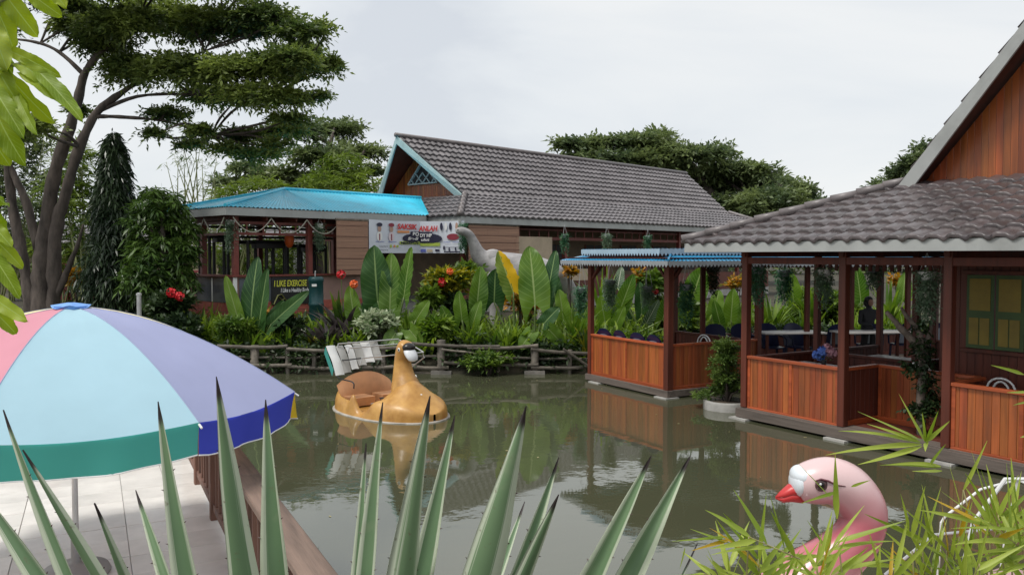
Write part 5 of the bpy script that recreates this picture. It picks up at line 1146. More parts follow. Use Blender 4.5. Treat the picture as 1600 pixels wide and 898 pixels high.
# ------------------------------------------------------------------ garden plants on the far shore
def vein_uv(mid, vein, stripe=None):
    def fn(t, l, tcn, cur):
        uvn = N(t, 'ShaderNodeUVMap'); sp = N(t, 'ShaderNodeSeparateXYZ'); l(uvn.outputs[0], sp.inputs[0])
        def mth(op, a, b_=None):
            n_ = N(t, 'ShaderNodeMath', operation=op)
            for i, q in enumerate((a, b_)):
                if q is None: continue
                if isinstance(q, (int, float)): n_.inputs[i].default_value = q
                else: l(q, n_.inputs[i])
            return n_.outputs[0]
        av = mth('ABSOLUTE', mth('SUBTRACT', sp.outputs[1], .5)); ph = mth('FRACT', mth('MULTIPLY', mth('SUBTRACT', sp.outputs[0], mth('MULTIPLY', av, .5)), 11.0))
        lv = mth('LESS_THAN', ph, .13); lm = mth('LESS_THAN', av, .028)
        a_ = N(t, 'ShaderNodeMix', data_type='RGBA'); l(mth('MULTIPLY', lv, .8), a_.inputs[0]); l(cur, a_.inputs[6]); a_.inputs[7].default_value = (*vein, 1)
        b2 = N(t, 'ShaderNodeMix', data_type='RGBA'); l(lm, b2.inputs[0]); l(a_.outputs[2], b2.inputs[6]); b2.inputs[7].default_value = (*mid, 1); cur = b2.outputs[2]
        en = N(t, 'ShaderNodeTexNoise'); en.inputs['Scale'].default_value = 7; en.inputs['Detail'].default_value = 5; l(tcn.outputs['Object'], en.inputs['Vector'])
        em = N(t, 'ShaderNodeMapRange'); em.inputs[1].default_value = .62; em.inputs[2].default_value = .70; l(mth('ADD', av, mth('MULTIPLY', mth('SUBTRACT', en.outputs['Fac'], .5), .7)), em.inputs[0])
        ex_ = N(t, 'ShaderNodeMix', data_type='RGBA'); l(em.outputs[0], ex_.inputs[0]); l(cur, ex_.inputs[6]); ex_.inputs[7].default_value = (.22, .15, .05, 1); cur = ex_.outputs[2]
        if stripe:
            s_ = N(t, 'ShaderNodeTexNoise'); s_.inputs['Scale'].default_value = 9; l(uvn.outputs[0], s_.inputs['Vector'])
            g_ = mth('GREATER_THAN', mth('ADD', mth('SUBTRACT', sp.outputs[1], .52), mth('MULTIPLY', mth('SUBTRACT', s_.outputs['Fac'], .5), .5)), 0.0)
            c_ = N(t, 'ShaderNodeMix', data_type='RGBA'); l(g_, c_.inputs[0]); l(cur, c_.inputs[6]); c_.inputs[7].default_value = (*stripe, 1); cur = c_.outputs[2]
        return cur
    return fn
L_al = LEAF('giant_taro_leaf', (.065, .15, .02), (.19, .31, .04), .42, rough=.35, uvcol=vein_uv((.3, .4, .14), (.2, .32, .08)), nscale=.8, isl=.35)
L_ald = LEAF('dark_taro_leaf', (.022, .07, .02), (.05, .12, .03), .25, rough=.35, uvcol=vein_uv((.22, .32, .12), (.08, .17, .05)), nscale=.8, isl=.35)
L_aly = LEAF('half_yellow_taro_leaf', (.12, .2, .03), (.22, .3, .05), .3, rough=.4, uvcol=vein_uv((.4, .45, .15), (.3, .36, .08), (.78, .48, .02)), nscale=.8)
L_alw = LEAF('white_veined_leaf', (.05, .10, .05), (.12, .18, .09), .25, rough=.4, uvcol=vein_uv((.6, .62, .5), (.55, .6, .46)), nscale=.8)
def blade_mesh(A, T, w_, face, mat, lobes=.18, edge=0.0, fold=.22, bend=.1, nu=22, nv=10, taper=.62, wave=0.0):
    A, T = Vector(A), Vector(T); d_ = T - A; ln = d_.length; d_.normalize(); n_ = Vector(face) - d_ * Vector(face).dot(d_); n_.normalize(); s_ = d_.cross(n_).normalized()
    vs, uv = [], []
    mxw = max(((1 - u) ** taper) * ((u + .1) ** .42) for u in np.linspace(0, 1, 40))
    for i in range(nu + 1):
        u = i / nu; hw_ = w_ / 2 * ((1 - u) ** taper) * ((u + .1) ** .42) / mxw
        if edge: hw_ *= 1 - edge * abs(math.sin(u * 26)) 
        for j in range(nv + 1):
            v = 2 * j / nv - 1; x = v * hw_
            rip = .012 * w_ / .8 * math.cos((u - .25 * abs(v)) * 11 * 2 * math.pi) * abs(v) ** .5
            p = A + d_ * (ln * (u - lobes * abs(v) ** 1.6 * (1 - u) ** 3)) + s_ * x + n_ * (abs(x) * fold + rip - bend * ln * u * u + wave * w_ * math.sin(u * 15 + (2 if v > 0 else 0)) * v * v)
            vs.append(p); uv.append((u, (v + 1) / 2))
    k = nv + 1; fs = np.array([(i * k + j, (i + 1) * k + j, (i + 1) * k + j + 1, i * k + j + 1) for i in range(nu) for j in range(nv)])
    return npmesh('leaf', np.array([tuple(p) for p in vs]), fs, mat, np.array(uv), True)
stalk_m = M('green_stalk', (.14, .2, .06), .45, .2, 8)
def taro(label, base, leaves, name='giant_taro', group=None):
    b0 = Vector(base); t = thing(name, label, 'plant', base, 0, group)
    for (ax, ay, tx, ty, wpx, Y, mt, *opt) in leaves:
        A, T = at(ax, ay, Y) - b0, at(tx, ty, Y + random.uniform(-.35, .2)) - b0; w_ = wpx * Y / F
        fc = Vector((random.uniform(-.35, .35), -1, random.uniform(0, .35)))
        ed = opt[0] if opt else 0
        lf = link('leaf', blade_mesh(A, T, w_, fc, mt, lobes=.3, edge=ed, fold=random.uniform(.1, .35), bend=random.uniform(.02, .18), wave=.05), t)
        s = Vector((random.uniform(-.12, .12), random.uniform(-.1, .1), -.15)); P = smooth_path([(*s, .05), (*(s.lerp(A, .5) + Vector((0, .08, 0))), .035), (*A, .018)], 8)
        MB().tube([p[:3] for p in P], [p[3] for p in P], 8).build('stalk', stalk_m, lf, True)
Y = 22.6
def gp(px, Y): p = at(px, 500, Y); return (p.x, Y, float(ground_h(np.array(p.x), np.array(Y))))
taro('three-leaved giant taro below the left half of the banner', gp(610, Y), [(590, 470, 583, 386, 48, Y, L_ald), (609, 482, 612, 394, 36, Y - .2, L_al), (631, 464, 641, 386, 26, Y - .3, L_al, .25), (553, 496, 546, 446, 26, Y, L_al), (570, 500, 600, 440, 30, Y + .3, L_ald)])
taro('giant taro with a half-yellow leaf in front of the dinosaur', gp(800, Y), [(745, 480, 752, 416, 30, Y, L_al), (772, 472, 774, 420, 34, Y + .2, L_ald), (802, 456, 779, 392, 34, Y - .2, L_aly, .15)])
taro('tallest giant taro with broad veined leaf right of the half-yellow one', gp(838, Y - .2), [(836, 476, 829, 382, 50, Y - .2, L_al), (857, 452, 868, 390, 24, Y, L_ald), (868, 470, 862, 420, 26, Y + .3, L_ald)])
taro('upright taro with two bright leaves seen through the gazebo', gp(985, 24.2), [(968, 486, 990, 428, 26, 24.2, L_al), (1003, 490, 1000, 440, 22, 24.2, L_ald), (985, 505, 960, 455, 22, 24.6, L_ald)])
taro('dark plant with white-veined leaf inside the gazebo view', gp(1022, 24.0), [(1010, 505, 1030, 468, 18, 23.8, L_alw), (965, 450, 972, 415, 16, 24.5, L_alw)], name='veined_taro')
taro('taro with one large veined leaf behind the hanging strands', gp(1095, 25.4), [(1080, 470, 1098, 418, 40, 25.4, L_al), (1115, 490, 1125, 452, 24, 25.6, L_al)])
taro('bright taro pair right of the gazebo back post', gp(1150, 25.5), [(1142, 500, 1146, 452, 26, 25.5, L_al), (1160, 505, 1172, 460, 20, 25.3, L_al), (1125, 505, 1116, 470, 18, 25.2, L_al)])
taro('tall taro leaf seen through the pavilion beside the standing person', gp(1345, 27), [(1345, 470, 1340, 420, 26, 27, L_al), (1410, 470, 1416, 425, 24, 27, L_al), (1240, 470, 1235, 425, 26, 27, L_al), (1295, 475, 1290, 440, 22, 27, L_ald)])
taro('clump of banana-like dark leaves in front of the exercise sign', gp(400, 22.2), [(376, 512, 352, 430, 22, 22.2, L_al), (392, 505, 396, 402, 36, 22.3, L_ald), (404, 512, 416, 420, 26, 22.1, L_ald), (424, 506, 478, 455, 24, 22.0, L_ald), (385, 520, 362, 480, 20, 22, L_al), (412, 520, 440, 470, 20, 22.2, L_ald)], name='banana_plant')
taro('small bright taro between croton and half-yellow taro', gp(728, 22.0), [(722, 500, 716, 455, 24, 22, L_al), (738, 510, 748, 470, 22, 22, L_al), (706, 512, 690, 478, 20, 22, L_al)])
taro('drooping taro at the right end of the bamboo fence', gp(893, 22.3), [(880, 500, 876, 452, 26, 22.3, L_al), (905, 508, 922, 470, 22, 22.2, L_al), (895, 520, 915, 548, 20, 21.9, L_al)])
taro('low taro with drooping leaves in front of the first taro', gp(628, 21.9), [(618, 520, 600, 548, 26, 21.7, L_al), (640, 515, 660, 540, 26, 21.6, L_al), (650, 500, 668, 470, 24, 22, L_al), (600, 505, 578, 486, 24, 22, L_al)])
taro('low taro with drooping leaves below the tallest taro', gp(845, 21.8), [(830, 520, 812, 545, 24, 21.6, L_al), (858, 515, 880, 538, 24, 21.6, L_al), (850, 505, 872, 480, 24, 22, L_ald)])
taro('taro cluster behind the first chairs of the gazebo', gp(955, 23.2), [(945, 500, 938, 462, 22, 23.2, L_al), (962, 508, 975, 478, 20, 23.2, L_al), (1035, 500, 1046, 460, 22, 23.6, L_al), (1062, 505, 1052, 470, 20, 23.6, L_al)])
# strap-leaved clumps
def strap_mesh(n_, h_, w_, lean=.5, curl=.35):
    vs, fs, uv = [], [], []
    for k in range(n_):
        a_ = random.uniform(0, 6.283); ln = h_ * random.uniform(.6, 1.15); le = lean * random.uniform(.2, 1.2); o0 = Vector((random.gauss(0, .07), random.gauss(0, .07), 0)); d_ = Vector((math.cos(a_), math.sin(a_), 0)); s_ = Vector((-math.sin(a_), math.cos(a_), 0)); b_ = len(vs); seg = 6
        for i in range(seg + 1):
            u = i / seg; r_ = ln * (le * u + curl * u * u * le); z = ln * (u - .38 * le * u ** 3 - curl * .3 * u ** 2); ww = w_ / 2 * math.sin(math.pi * (.12 + .88 * u) ** .8) if u < 1 else .002
            c = o0 + d_ * r_ + Vector((0, 0, z)); vs += [c - s_ * ww, c + s_ * ww]
        fs += [(b_ + 2 * i, b_ + 2 * i + 1, b_ + 2 * i + 3, b_ + 2 * i + 2) for i in range(seg)]
    return np.array([tuple(v) for v in vs]), np.array(fs)
def strap_plant(label, px, Y, n_, h_, w_, mat, lean=.5, name='strap_plant', flower=None):
    p = gp(px, Y); t = thing(name, label, 'plant', p)
    v, f = strap_mesh(n_, h_, w_, lean); link('leaves', npmesh('leaves', v, f, mat, smooth=True), t)
    if flower:
        for (fx_, fy_, r_, mt) in flower:
            c = at(fx_, fy_, Y - .3) - Vector(p); m_ = MB(); blossom(m_, c, r_ * .62, 40); fo = m_.build('flower', mt, t); MB().tube([(0, 0, 0), tuple(c * .6 + Vector((0, .05, .1))), tuple(c)], .012, 5).build('flower_stem', stalk_m, fo)
strap_plant('arching bright strap-leaved clump under the taro below the banner', 645, 22.0, 34, 1.1, .09, L_strap)
strap_plant('broad strap-leaved clump under the half-yellow taro', 735, 21.9, 36, 1.0, .11, L_strap)
strap_plant('strap-leaved clump at the foot of the tallest taro', 818, 21.9, 30, .95, .1, L_strap, .6)
strap_plant('tall grassy strap clump left of the gazebo post', 900, 22.1, 46, 1.5, .07, L_strap, .45)
strap_plant('upright canna with a red flower right of the bamboo blind', 535, 23.2, 22, 1.7, .16, L_shrub, .3, 'canna_plant', [(533, 429, .16, red_pet)])
strap_plant('canna with an orange flower beside the first taro leaf', 552, 22.8, 16, 1.3, .14, L_shrub, .3, 'canna_plant', [(553, 444, .15, orange_pet)])
strap_plant('pale yellow-green clump by the light paving slab', 487, 21.9, 14, .6, .16, L_croton, .35)
strap_plant('yellow-green clump in front of the banana leaves', 412, 21.8, 18, .6, .16, L_strap, .35)
strap_plant('dark purple glossy plant behind the duck boat canopy', 512, 22.0, 44, 1.1, .17, L_purple, .7, 'purple_cordyline')
strap_plant('large dark purple plant between barrel and taro', 540, 22.9, 40, 1.5, .17, L_purple, .6, 'purple_cordyline')
strap_plant('palm-like clump seen under the gazebo roof near its left post', 940, 24.4, 30, 2.2, .1, L_strap, .4)
strap_plant('spiky bright clump seen through the pavilion above the yellow lamp', 1205, 25.8, 40, 1.7, .1, L_strap, .6)
strap_plant('strap clump behind the far dining row', 1270, 26.5, 36, 1.8, .1, L_strap, .5)
strap_plant('arching green clump behind the standing person', 1390, 27.0, 36, 1.9, .12, L_strap, .5)
strap_plant('agave-like rosette against the tall pale board', 858, 26.0, 40, 1.0, .12, L_strap, .9)
strap_plant('agave-like rosette at the foot of the pale board, left of the first', 820, 26.4, 34, .8, .12, L_strap, .9)
strap_plant('bright bushy strap clump between the two fence footings', 790, 21.7, 40, .8, .1, L_strap, .7)
strap_plant('pale strap clump left of the first taro behind the duck boat', 565, 22.0, 30, .9, .1, L_strap, .7)
strap_plant('bright strap clump right behind the duck head', 660, 21.6, 36, .75, .09, L_strap, .7)
strap_plant('yellowing strap clump near the gazebo front corner', 915, 21.5, 30, .9, .07, L_croton, .6)
strap_plant('low strap clump at the left end of the bamboo fence', 365, 21.7, 30, .7, .08, L_shrub, .7)
# shrubs
def shrub(label, px, py, Y, rx, rz, mat, dens=330, ll=.2, lw=.09, name='garden_shrub', flowers=(), nl=6, length=.22, hang=0.0, cat='shrub'):
    c = at(px, py, Y); z0 = float(ground_h(np.array(c.x), np.array(c.y))); t = thing(name, label, cat, (c.x, c.y, z0)); h_ = c.z - z0; k = Y / F; rx, rz = rx * k, rz * k
    pads = []
    for q in range(7): pads.append((np.array([random.uniform(-.55, .55) * rx, random.uniform(-.5, .5) * rx, h_ + random.uniform(-.55, .5) * rz]), np.array([rx * .5, rx * .5, rz * .48])))
    link('foliage', crown_mesh('foliage', pads, dens, length, nl, ll, lw, mat, droop=.2, upb=.6, hang=hang), t)
    m_ = MB()
    for q in range(6):
        e_ = Vector((random.uniform(-.5, .5) * rx, random.uniform(-.4, .4) * rx, h_ + random.uniform(-.2, .4) * rz)); m_.tube([(random.uniform(-.06, .06), random.uniform(-.06, .06), -.1), tuple(e_ * .5 + Vector((0, 0, .05))), tuple(e_)], [.025, .018, .008], 6)
    m_.build('stems', bark, t, True)
    for (fx_, fy_, r_, mt) in flowers:
        cc = at(fx_, fy_, Y - rx * .9) - Vector((c.x, c.y, z0)); mm = MB(); blossom(mm, cc, r_ * .62, 40); mm.build('flower', mt, t)
shrub('yellow-green croton with red blossoms right of the banner taro', 705, 442, 23.2, 32, 28, L_croton, flowers=((690, 441, .16, red_pet), (703, 424, .12, orange_pet)), name='croton_shrub', ll=.24, lw=.06)
shrub('twiggy dark base shrub under the croton', 712, 490, 22.8, 34, 32, L_dark)
shrub('leafy shrub at the foot of the croton, left side', 668, 468, 22.6, 20, 18, L_shrub)
shrub('pale green shrub behind the croton beside the dinosaur neck', 735, 425, 24.4, 20, 16, L_shrub, ll=.22, lw=.07)
shrub('white variegated shrub behind the duck boat', 592, 505, 21.9, 26, 24, L_white, dens=300)
shrub('dark bush with red hibiscus blossoms left of the gym counter', 268, 482, 22.2, 34, 26, L_dark, flowers=((268, 457, .17, red_pet), (281, 463, .16, red_pet)))
shrub('dark rounded bush behind the parasol edge', 285, 515, 21.6, 40, 22, L_dark)
shrub('orange-leaved croton between mast tree and gym wall', 232, 450, 26, 20, 16, L_orange, name='croton_shrub', dens=90)
shrub('orange croton beside the rain tree trunk', 118, 432, 27, 22, 14, L_orange, name='croton_shrub', dens=90)
shrub('low fern-like shrub in front of the red tile wall', 372, 512, 22, 34, 16, L_shrub, ll=.16, lw=.04)
shrub('orange-tinted low croton under the banana leaves', 425, 500, 22.6, 16, 10, L_orange, dens=140, name='croton_shrub')
shrub('orange-brown croton behind the half-yellow taro', 812, 470, 23.6, 26, 22, L_orange, dens=80, name='croton_shrub')
shrub('golden croton beside the dinosaur tail', 890, 425, 25.6, 10, 7, L_orange, name='croton_shrub', dens=130)
shrub('red-flowered shrub below the dinosaur tail', 870, 470, 24.5, 20, 18, L_shrub, flowers=((868, 470, .1, red_pet),))
shrub('orange and yellow croton seen under the gazebo eave', 998, 432, 25.2, 8, 9, L_orange, dens=150, name='croton_shrub')
shrub('shrub with a red flower behind the gazebo corner post', 1022, 445, 25, 20, 22, L_shrub, flowers=((1024, 455, .12, red_pet),))
shrub('reddish croton right of the gazebo seen under the eave', 1150, 440, 27, 18, 14, L_orange, dens=50, name='croton_shrub')
shrub('dense green shrub behind the gazebo chairs', 1050, 490, 25.2, 46, 26, L_shrub)
shrub('dense green shrub behind the pavilion dining row', 1290, 480, 27.5, 60, 30, L_shrub, dens=200)
shrub('golden croton behind the standing person', 1402, 440, 28, 10, 12, L_orange, dens=120, name='croton_shrub')
shrub('dark shrub filling the shore left of the duck boat', 455, 510, 22.3, 22, 16, L_dark)
shrub('fresh green shrub on the shore between two fence footings', 765, 560, 21.05, 46, 12, L_shrub, ll=.13, lw=.05)
shrub('mid-green shrub at the right end of the bamboo fence', 905, 545, 21.9, 30, 22, L_shrub)
shrub('mid-green shrub left behind the fence under the taro', 680, 515, 22, 34, 18, L_strap, ll=.25, lw=.06)
shrub('feathery shrub on the far side of the gym seen past its post', 420, 430, 30, 30, 22, L_shrub, dens=120)
# undergrowth: two masses nobody could count
A, B, o_ = [], [], 0
for k in range(430):
    px = random.uniform(-9.5, 13); y0 = float(far_shore(np.array(px))); yy = y0 + random.uniform(.25, 2.8); v, f = strap_mesh(random.randint(7, 14), random.uniform(.35, 1.15), .085, .5); z = float(ground_h(np.array(px), np.array(yy)))
    A.append(v + np.array([px, yy, z - .03])); B.append(f + o_); o_ += len(v)
for k in range(200):
    px = random.uniform(-13, 13); y0 = float(far_shore(np.array(px))); yy = y0 + random.uniform(.6, 5); z = float(ground_h(np.array(px), np.array(yy))); K = 26
    C = np.array([px, yy, z + .12]) + rng.normal(0, 1, (K, 3)) * np.array([.35, .3, .13]); D = rng.normal(0, 1, (K, 3)); D[:, 2] = abs(D[:, 2]); v, f = sprigs(C, D, .25, 6, .15, .06); A.append(v); B.append(f + o_); o_ += len(v)
ug = link('undergrowth', npmesh('undergrowth', np.concatenate(A), np.concatenate(B), L_strap)); ug['kind'] = 'stuff'; tag(ug, 'mixed low green undergrowth covering the far bank behind the fence', 'undergrowth')
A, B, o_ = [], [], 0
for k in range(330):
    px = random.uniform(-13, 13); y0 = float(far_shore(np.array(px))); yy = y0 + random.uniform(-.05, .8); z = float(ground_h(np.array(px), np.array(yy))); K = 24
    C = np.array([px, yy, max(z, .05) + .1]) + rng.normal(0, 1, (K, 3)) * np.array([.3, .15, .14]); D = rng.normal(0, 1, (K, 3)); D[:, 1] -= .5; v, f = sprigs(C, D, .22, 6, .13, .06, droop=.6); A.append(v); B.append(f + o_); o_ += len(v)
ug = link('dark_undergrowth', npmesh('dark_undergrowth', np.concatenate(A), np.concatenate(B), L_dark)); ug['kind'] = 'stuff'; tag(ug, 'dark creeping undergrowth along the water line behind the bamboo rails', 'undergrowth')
ps = MB().add([tuple(at(448, 524, 22.3)), tuple(at(480, 526, 22.2)), tuple(at(476, 506, 23.6)), tuple(at(452, 506, 23.6))], [(0, 1, 2, 3)]).build('path', concrete); ps['kind'] = 'structure'; ps.location.z = .02

# ------------------------------------------------------------------ hanging pots
def strand_plant(label, px, ytop, ybot, wpx, Y, mat, pot=True, ceil=None, group='hanging strand plants'):
    top = at(px, ytop, Y); t = thing('hanging_plant', label, 'hanging plant', top.to_tuple(), 0, group); h_ = (ybot - ytop) * Y / F; w_ = wpx * Y / F / 2
    zc = (ceil - top.z) if ceil else .35
    if pot: MB().lathe([(w_ * .35, -.1), (w_ * .6, -.08), (w_ * .75, .02), (w_ * .78, .04), (w_ * .6, .03)], 14).build('pot', white_paint if pot == 'w' else grey_trim, t, True)
    for q in range(3): MB().tube([(w_ * .7 * math.cos(q * 2.1), w_ * .7 * math.sin(q * 2.1), .03), (0, 0, zc)], .004, 4).build('hanger_wire', steel, t)
    A, B, o_ = [], [], 0; K = max(26, int(w_ * 260)); 
    an = rng.uniform(0, 6.283, K); rr = w_ * np.sqrt(rng.uniform(.1, 1, K)); hh = h_ * rng.uniform(.45, 1.0, K)
    n_ = max(8, int(h_ / .045))
    for j in range(n_):
        f_ = j / n_; keep = hh > h_ * f_; C = np.stack([rr * np.cos(an) * (1 - .25 * f_), rr * np.sin(an) * (1 - .25 * f_), np.full(K, -h_ * f_ + .05)], -1)[keep] + rng.normal(0, .014, (keep.sum(), 3))
        D = rng.normal(0, 1, (keep.sum(), 3)); D[:, 2] -= .6; v, f = sprigs(C, D, .06, 3, .055, .026, .3); A.append(v); B.append(f + o_); o_ += len(v)
    link('strands', npmesh('strands', np.concatenate(A), np.concatenate(B), mat), t)
strand_plant('long emerald strand plant hanging in the gazebo right of its corner post', 1072, 447, 512, 24, 18.6, L_string, True, 2.86)
strand_plant('dark strand plant hanging outside the gazebo\'s left post', 908, 452, 500, 22, 21.2, L_string, True, 2.9)
strand_plant('grey-green wispy plant hanging beside the gazebo\'s left post inside', 953, 440, 490, 22, 21.0, L_stringpale, True, 2.86)
strand_plant('wispy plant hanging mid-gazebo left of the corner post', 1012, 450, 485, 20, 20.6, L_stringpale, True, 2.86)
strand_plant('dark strand plant under the gazebo eave near its back post', 1115, 418, 465, 20, 20.2, L_dark, True, 2.86)
strand_plant('emerald strand plant at the pavilion\'s corner post', 1182, 420, 482, 32, 15.6, L_string, True, 2.9)
strand_plant('second emerald strand plant just right of the pavilion\'s corner', 1225, 425, 478, 26, 17.0, L_string, True, 2.86)
strand_plant('strand plant in a white bowl hanging left of the middle post', 1288, 424, 486, 28, 15.2, L_stringpale, 'w', 2.9)
strand_plant('thin strand plant hanging right behind the middle post', 1366, 420, 460, 22, 16.5, L_stringpale, True, 2.86)
strand_plant('largest strand plant in a white bowl above the bare branch', 1448, 428, 512, 36, 12.9, L_stringpale, 'w', 3.05)
strand_plant('green strand plant hanging right of the banner', 722, 352, 398, 14, 27.6, L_string, False, 4.1)
strand_plant('strand plant under the tiled eave right of the pale board', 882, 368, 400, 12, 29.5, L_string, True, 4.1)
strand_plant('strand plant under the tiled eave above the gazebo roof', 948, 368, 396, 14, 32.0, L_stringpale, True, 4.1)
strand_plant('rightmost strand plant under the tiled eave of the long house', 1012, 370, 394, 11, 34.5, L_string, True, 4.1)
strand_plant('strand plant in white bowl at the gym roof corner', 361, 346, 400, 20, 24.4, L_stringpale, 'w', 4.2)
strand_plant('strand plant in white bowl left of the tall blind', 499, 352, 395, 14, 26.2, L_stringpale, 'w', 4.2)

# ------------------------------------------------------------------ potted shrub in the water, bare branch by the pavilion
c = at(1136, 632, 16.3); pr = thing('ring_planter', 'low round concrete ring planter standing in the pond', 'planter', (c.x, 16.3, 0))
MB().lathe([(.30, -1), (.46, -1), (.46, .14), (.44, .17), (.38, .17), (.36, .12), (.0, .11)], 32).build('ring', concrete, pr, True); MB().lathe([(0, .1), (.37, .1), (.2, .14), (0, .15)], 20).build('soil', soil, pr)
bo = thing('potted_shrub', 'feathery layered shrub growing in the ring planter', 'shrub', (c.x, 16.3, .13))
pads = []
for q in range(24):
    a_ = random.uniform(0, 6.28); z = random.uniform(.1, 1.25); r_ = random.uniform(.05, .55) * (1 - .45 * z / 1.3); pads.append((np.array([r_ * math.cos(a_), r_ * math.sin(a_), z]), np.array([.2, .2, .075])))
link('foliage', crown_mesh('foliage', pads, 900, .12, 7, .065, .026, L_bon, droop=.15, upb=.15), bo)
m_ = MB()
for c_, r_ in pads: m_.tube([(0, 0, -.05), (c_[0] * .3, c_[1] * .3, c_[2] * .55), tuple(c_)], [.03, .018, .006], 6)
m_.build('stems', bark, bo, True)
tb_ = thing('bare_branch', 'thick bare pale branch wrapped in vines beside the recessed pavilion entrance', 'branch', at(1440, 655, 12.9).to_tuple()); b0 = Vector(tb_.location)
def q_(px, py, r, Y=12.9): p = at(px, py, Y) - b0; return (*p, r)
for path in ([q_(1444, 720, .075), q_(1438, 640, .07), q_(1443, 570, .065), q_(1437, 545, .06), q_(1415, 520, .05), q_(1385, 487, .03)], [q_(1440, 560, .07), q_(1436, 520, .045), q_(1415, 492, .03), q_(1408, 480, .02)], [q_(1440, 570, .06), q_(1452, 520, .04), q_(1462, 480, .02)], [q_(1425, 528, .03), q_(1405, 515, .022), q_(1396, 500, .015)]):
    P = smooth_path(path, 18); MB().tube([p[:3] for p in P], [p[3] for p in P], 10).build('limb', deadwood, tb_, True)
pads = [(np.array(q_(px, py, 0)[:3]), np.array([rx, rx, rz])) for px, py, rx, rz in ((1440, 545, .14, .18), (1448, 600, .12, .14), (1420, 572, .08, .1), (1452, 625, .16, .12), (1440, 510, .1, .1), (1436, 640, .18, .1), (1442, 575, .12, .16))]
link('vines', crown_mesh('vines', pads, 1100, .12, 6, .07, .045, L_dark, droop=.5, hang=.4), tb_)
# ------------------------------------------------------------------ background: balustraded terrace and small houses
bw = thing('terrace_wall', 'low maroon terrace wall with cream balusters beyond the rain tree', 'wall', (*at(60, 470, 38).to_tuple()[:2], 0), R(0))
maroon = plain('maroon_paint', (.22, .04, .04), .6); pbox('base', maroon, bw, 0, 7.5, 0, .3, .4, 1.35); pbox('coping', white_paint, bw, 0, 7.5, -.04, .34, 1.36, 1.42); pbox('hand_rail', maroon, bw, 0, 7.5, .05, .25, 2.25, 2.35)
for k in range(26): pbox('baluster', cream_paint, bw, .1 + k * .28, .2 + k * .28, .1, .2, 1.425, 2.245)
pbox('blue_panel', plain('blue_panel', (.03, .08, .4), .5), bw, 1.6, 2.3, -.02, .02, 1.45, 2.3); pbox('white_panel', white_paint, bw, 2.32, 2.9, -.02, .02, 1.45, 2.2); pbox('pillar', maroon, bw, 1.1, 1.4, -.1, .3, .4, 2.6)
def small_house(label, px, Y, w_, d_, h_, wall, roofm, rz):
    p = at(px, 470, Y); t = thing('small_house', label, 'house', (p.x, Y, .9), rz); pbox('wall', wall, t, -w_ / 2, w_ / 2, -d_ / 2, d_ / 2, 0, h_)
    r_ = MB()
    for s in (-1, 1): tile_sheet(r_, (-w_ / 2 - .4, s * (d_ / 2 + .5), h_ - .15), (1, 0, 0), (0, -s * (d_ / 2 + .5), 1.2), 0, w_ + .8, 0, w_ + .8, math.hypot(d_ / 2 + .5, 1.2), 6, .4, .02, .04, 3)
    r_.build('roof', roofm, t)
    for k in range(3):
        x = -w_ / 2 + (k + .5) * w_ / 3; f_ = pbox('window', dark_metal, t, x - .4, x + .4, -d_ / 2 - .02, -d_ / 2 - .003, 1.0, 2.1); pbox('window_frame', white_paint, f_, -.45, .45, -.03, -.012, .55, .62); pbox('window_frame', white_paint, f_, -.03, .03, -.03, -.012, -.55, .55)
    pbox('door', maroon, t, w_ / 6 - .35, w_ / 6 + .35, -d_ / 2 - .04, -d_ / 2 - .022, 0, 2.0)
small_house('small white house with grey roof seen through the gym beside the blind', 505, 52, 6, 5, 2.8, white_paint, tile_far, R(10))
small_house('small pale house with grey roof seen past the gym posts', 320, 54, 8, 5, 2.6, plyboard, tile_far, R(-8))
small_house('dark-walled house half hidden behind rain tree trunks', 95, 52, 7, 5, 3.0, iw, tile_far, R(5))

# dead leaves and specks floating on the pond
m_ = MB()
for k in range(70):
    x, y = random.uniform(-7, 6), random.choice((random.uniform(5, 20.5), random.uniform(18.5, 21))); r_ = random.uniform(.012, .035); a_ = random.uniform(0, 6.28); c, q = math.cos(a_) * r_, math.sin(a_) * r_
    m_.add([(x + c, y + q, .004), (x - q * .5, y + c * .5, .006), (x - c, y - q, .005), (x + q * .5, y - c * .5, .007)], [(0, 1, 2, 3)])
fl_ = m_.build('floating_leaves', LEAF('dead_leaf', (.25, .2, .09), (.45, .4, .2), .1)); fl_['kind'] = 'stuff'; tag(fl_, 'small dead leaves floating on the pond', 'leaves')
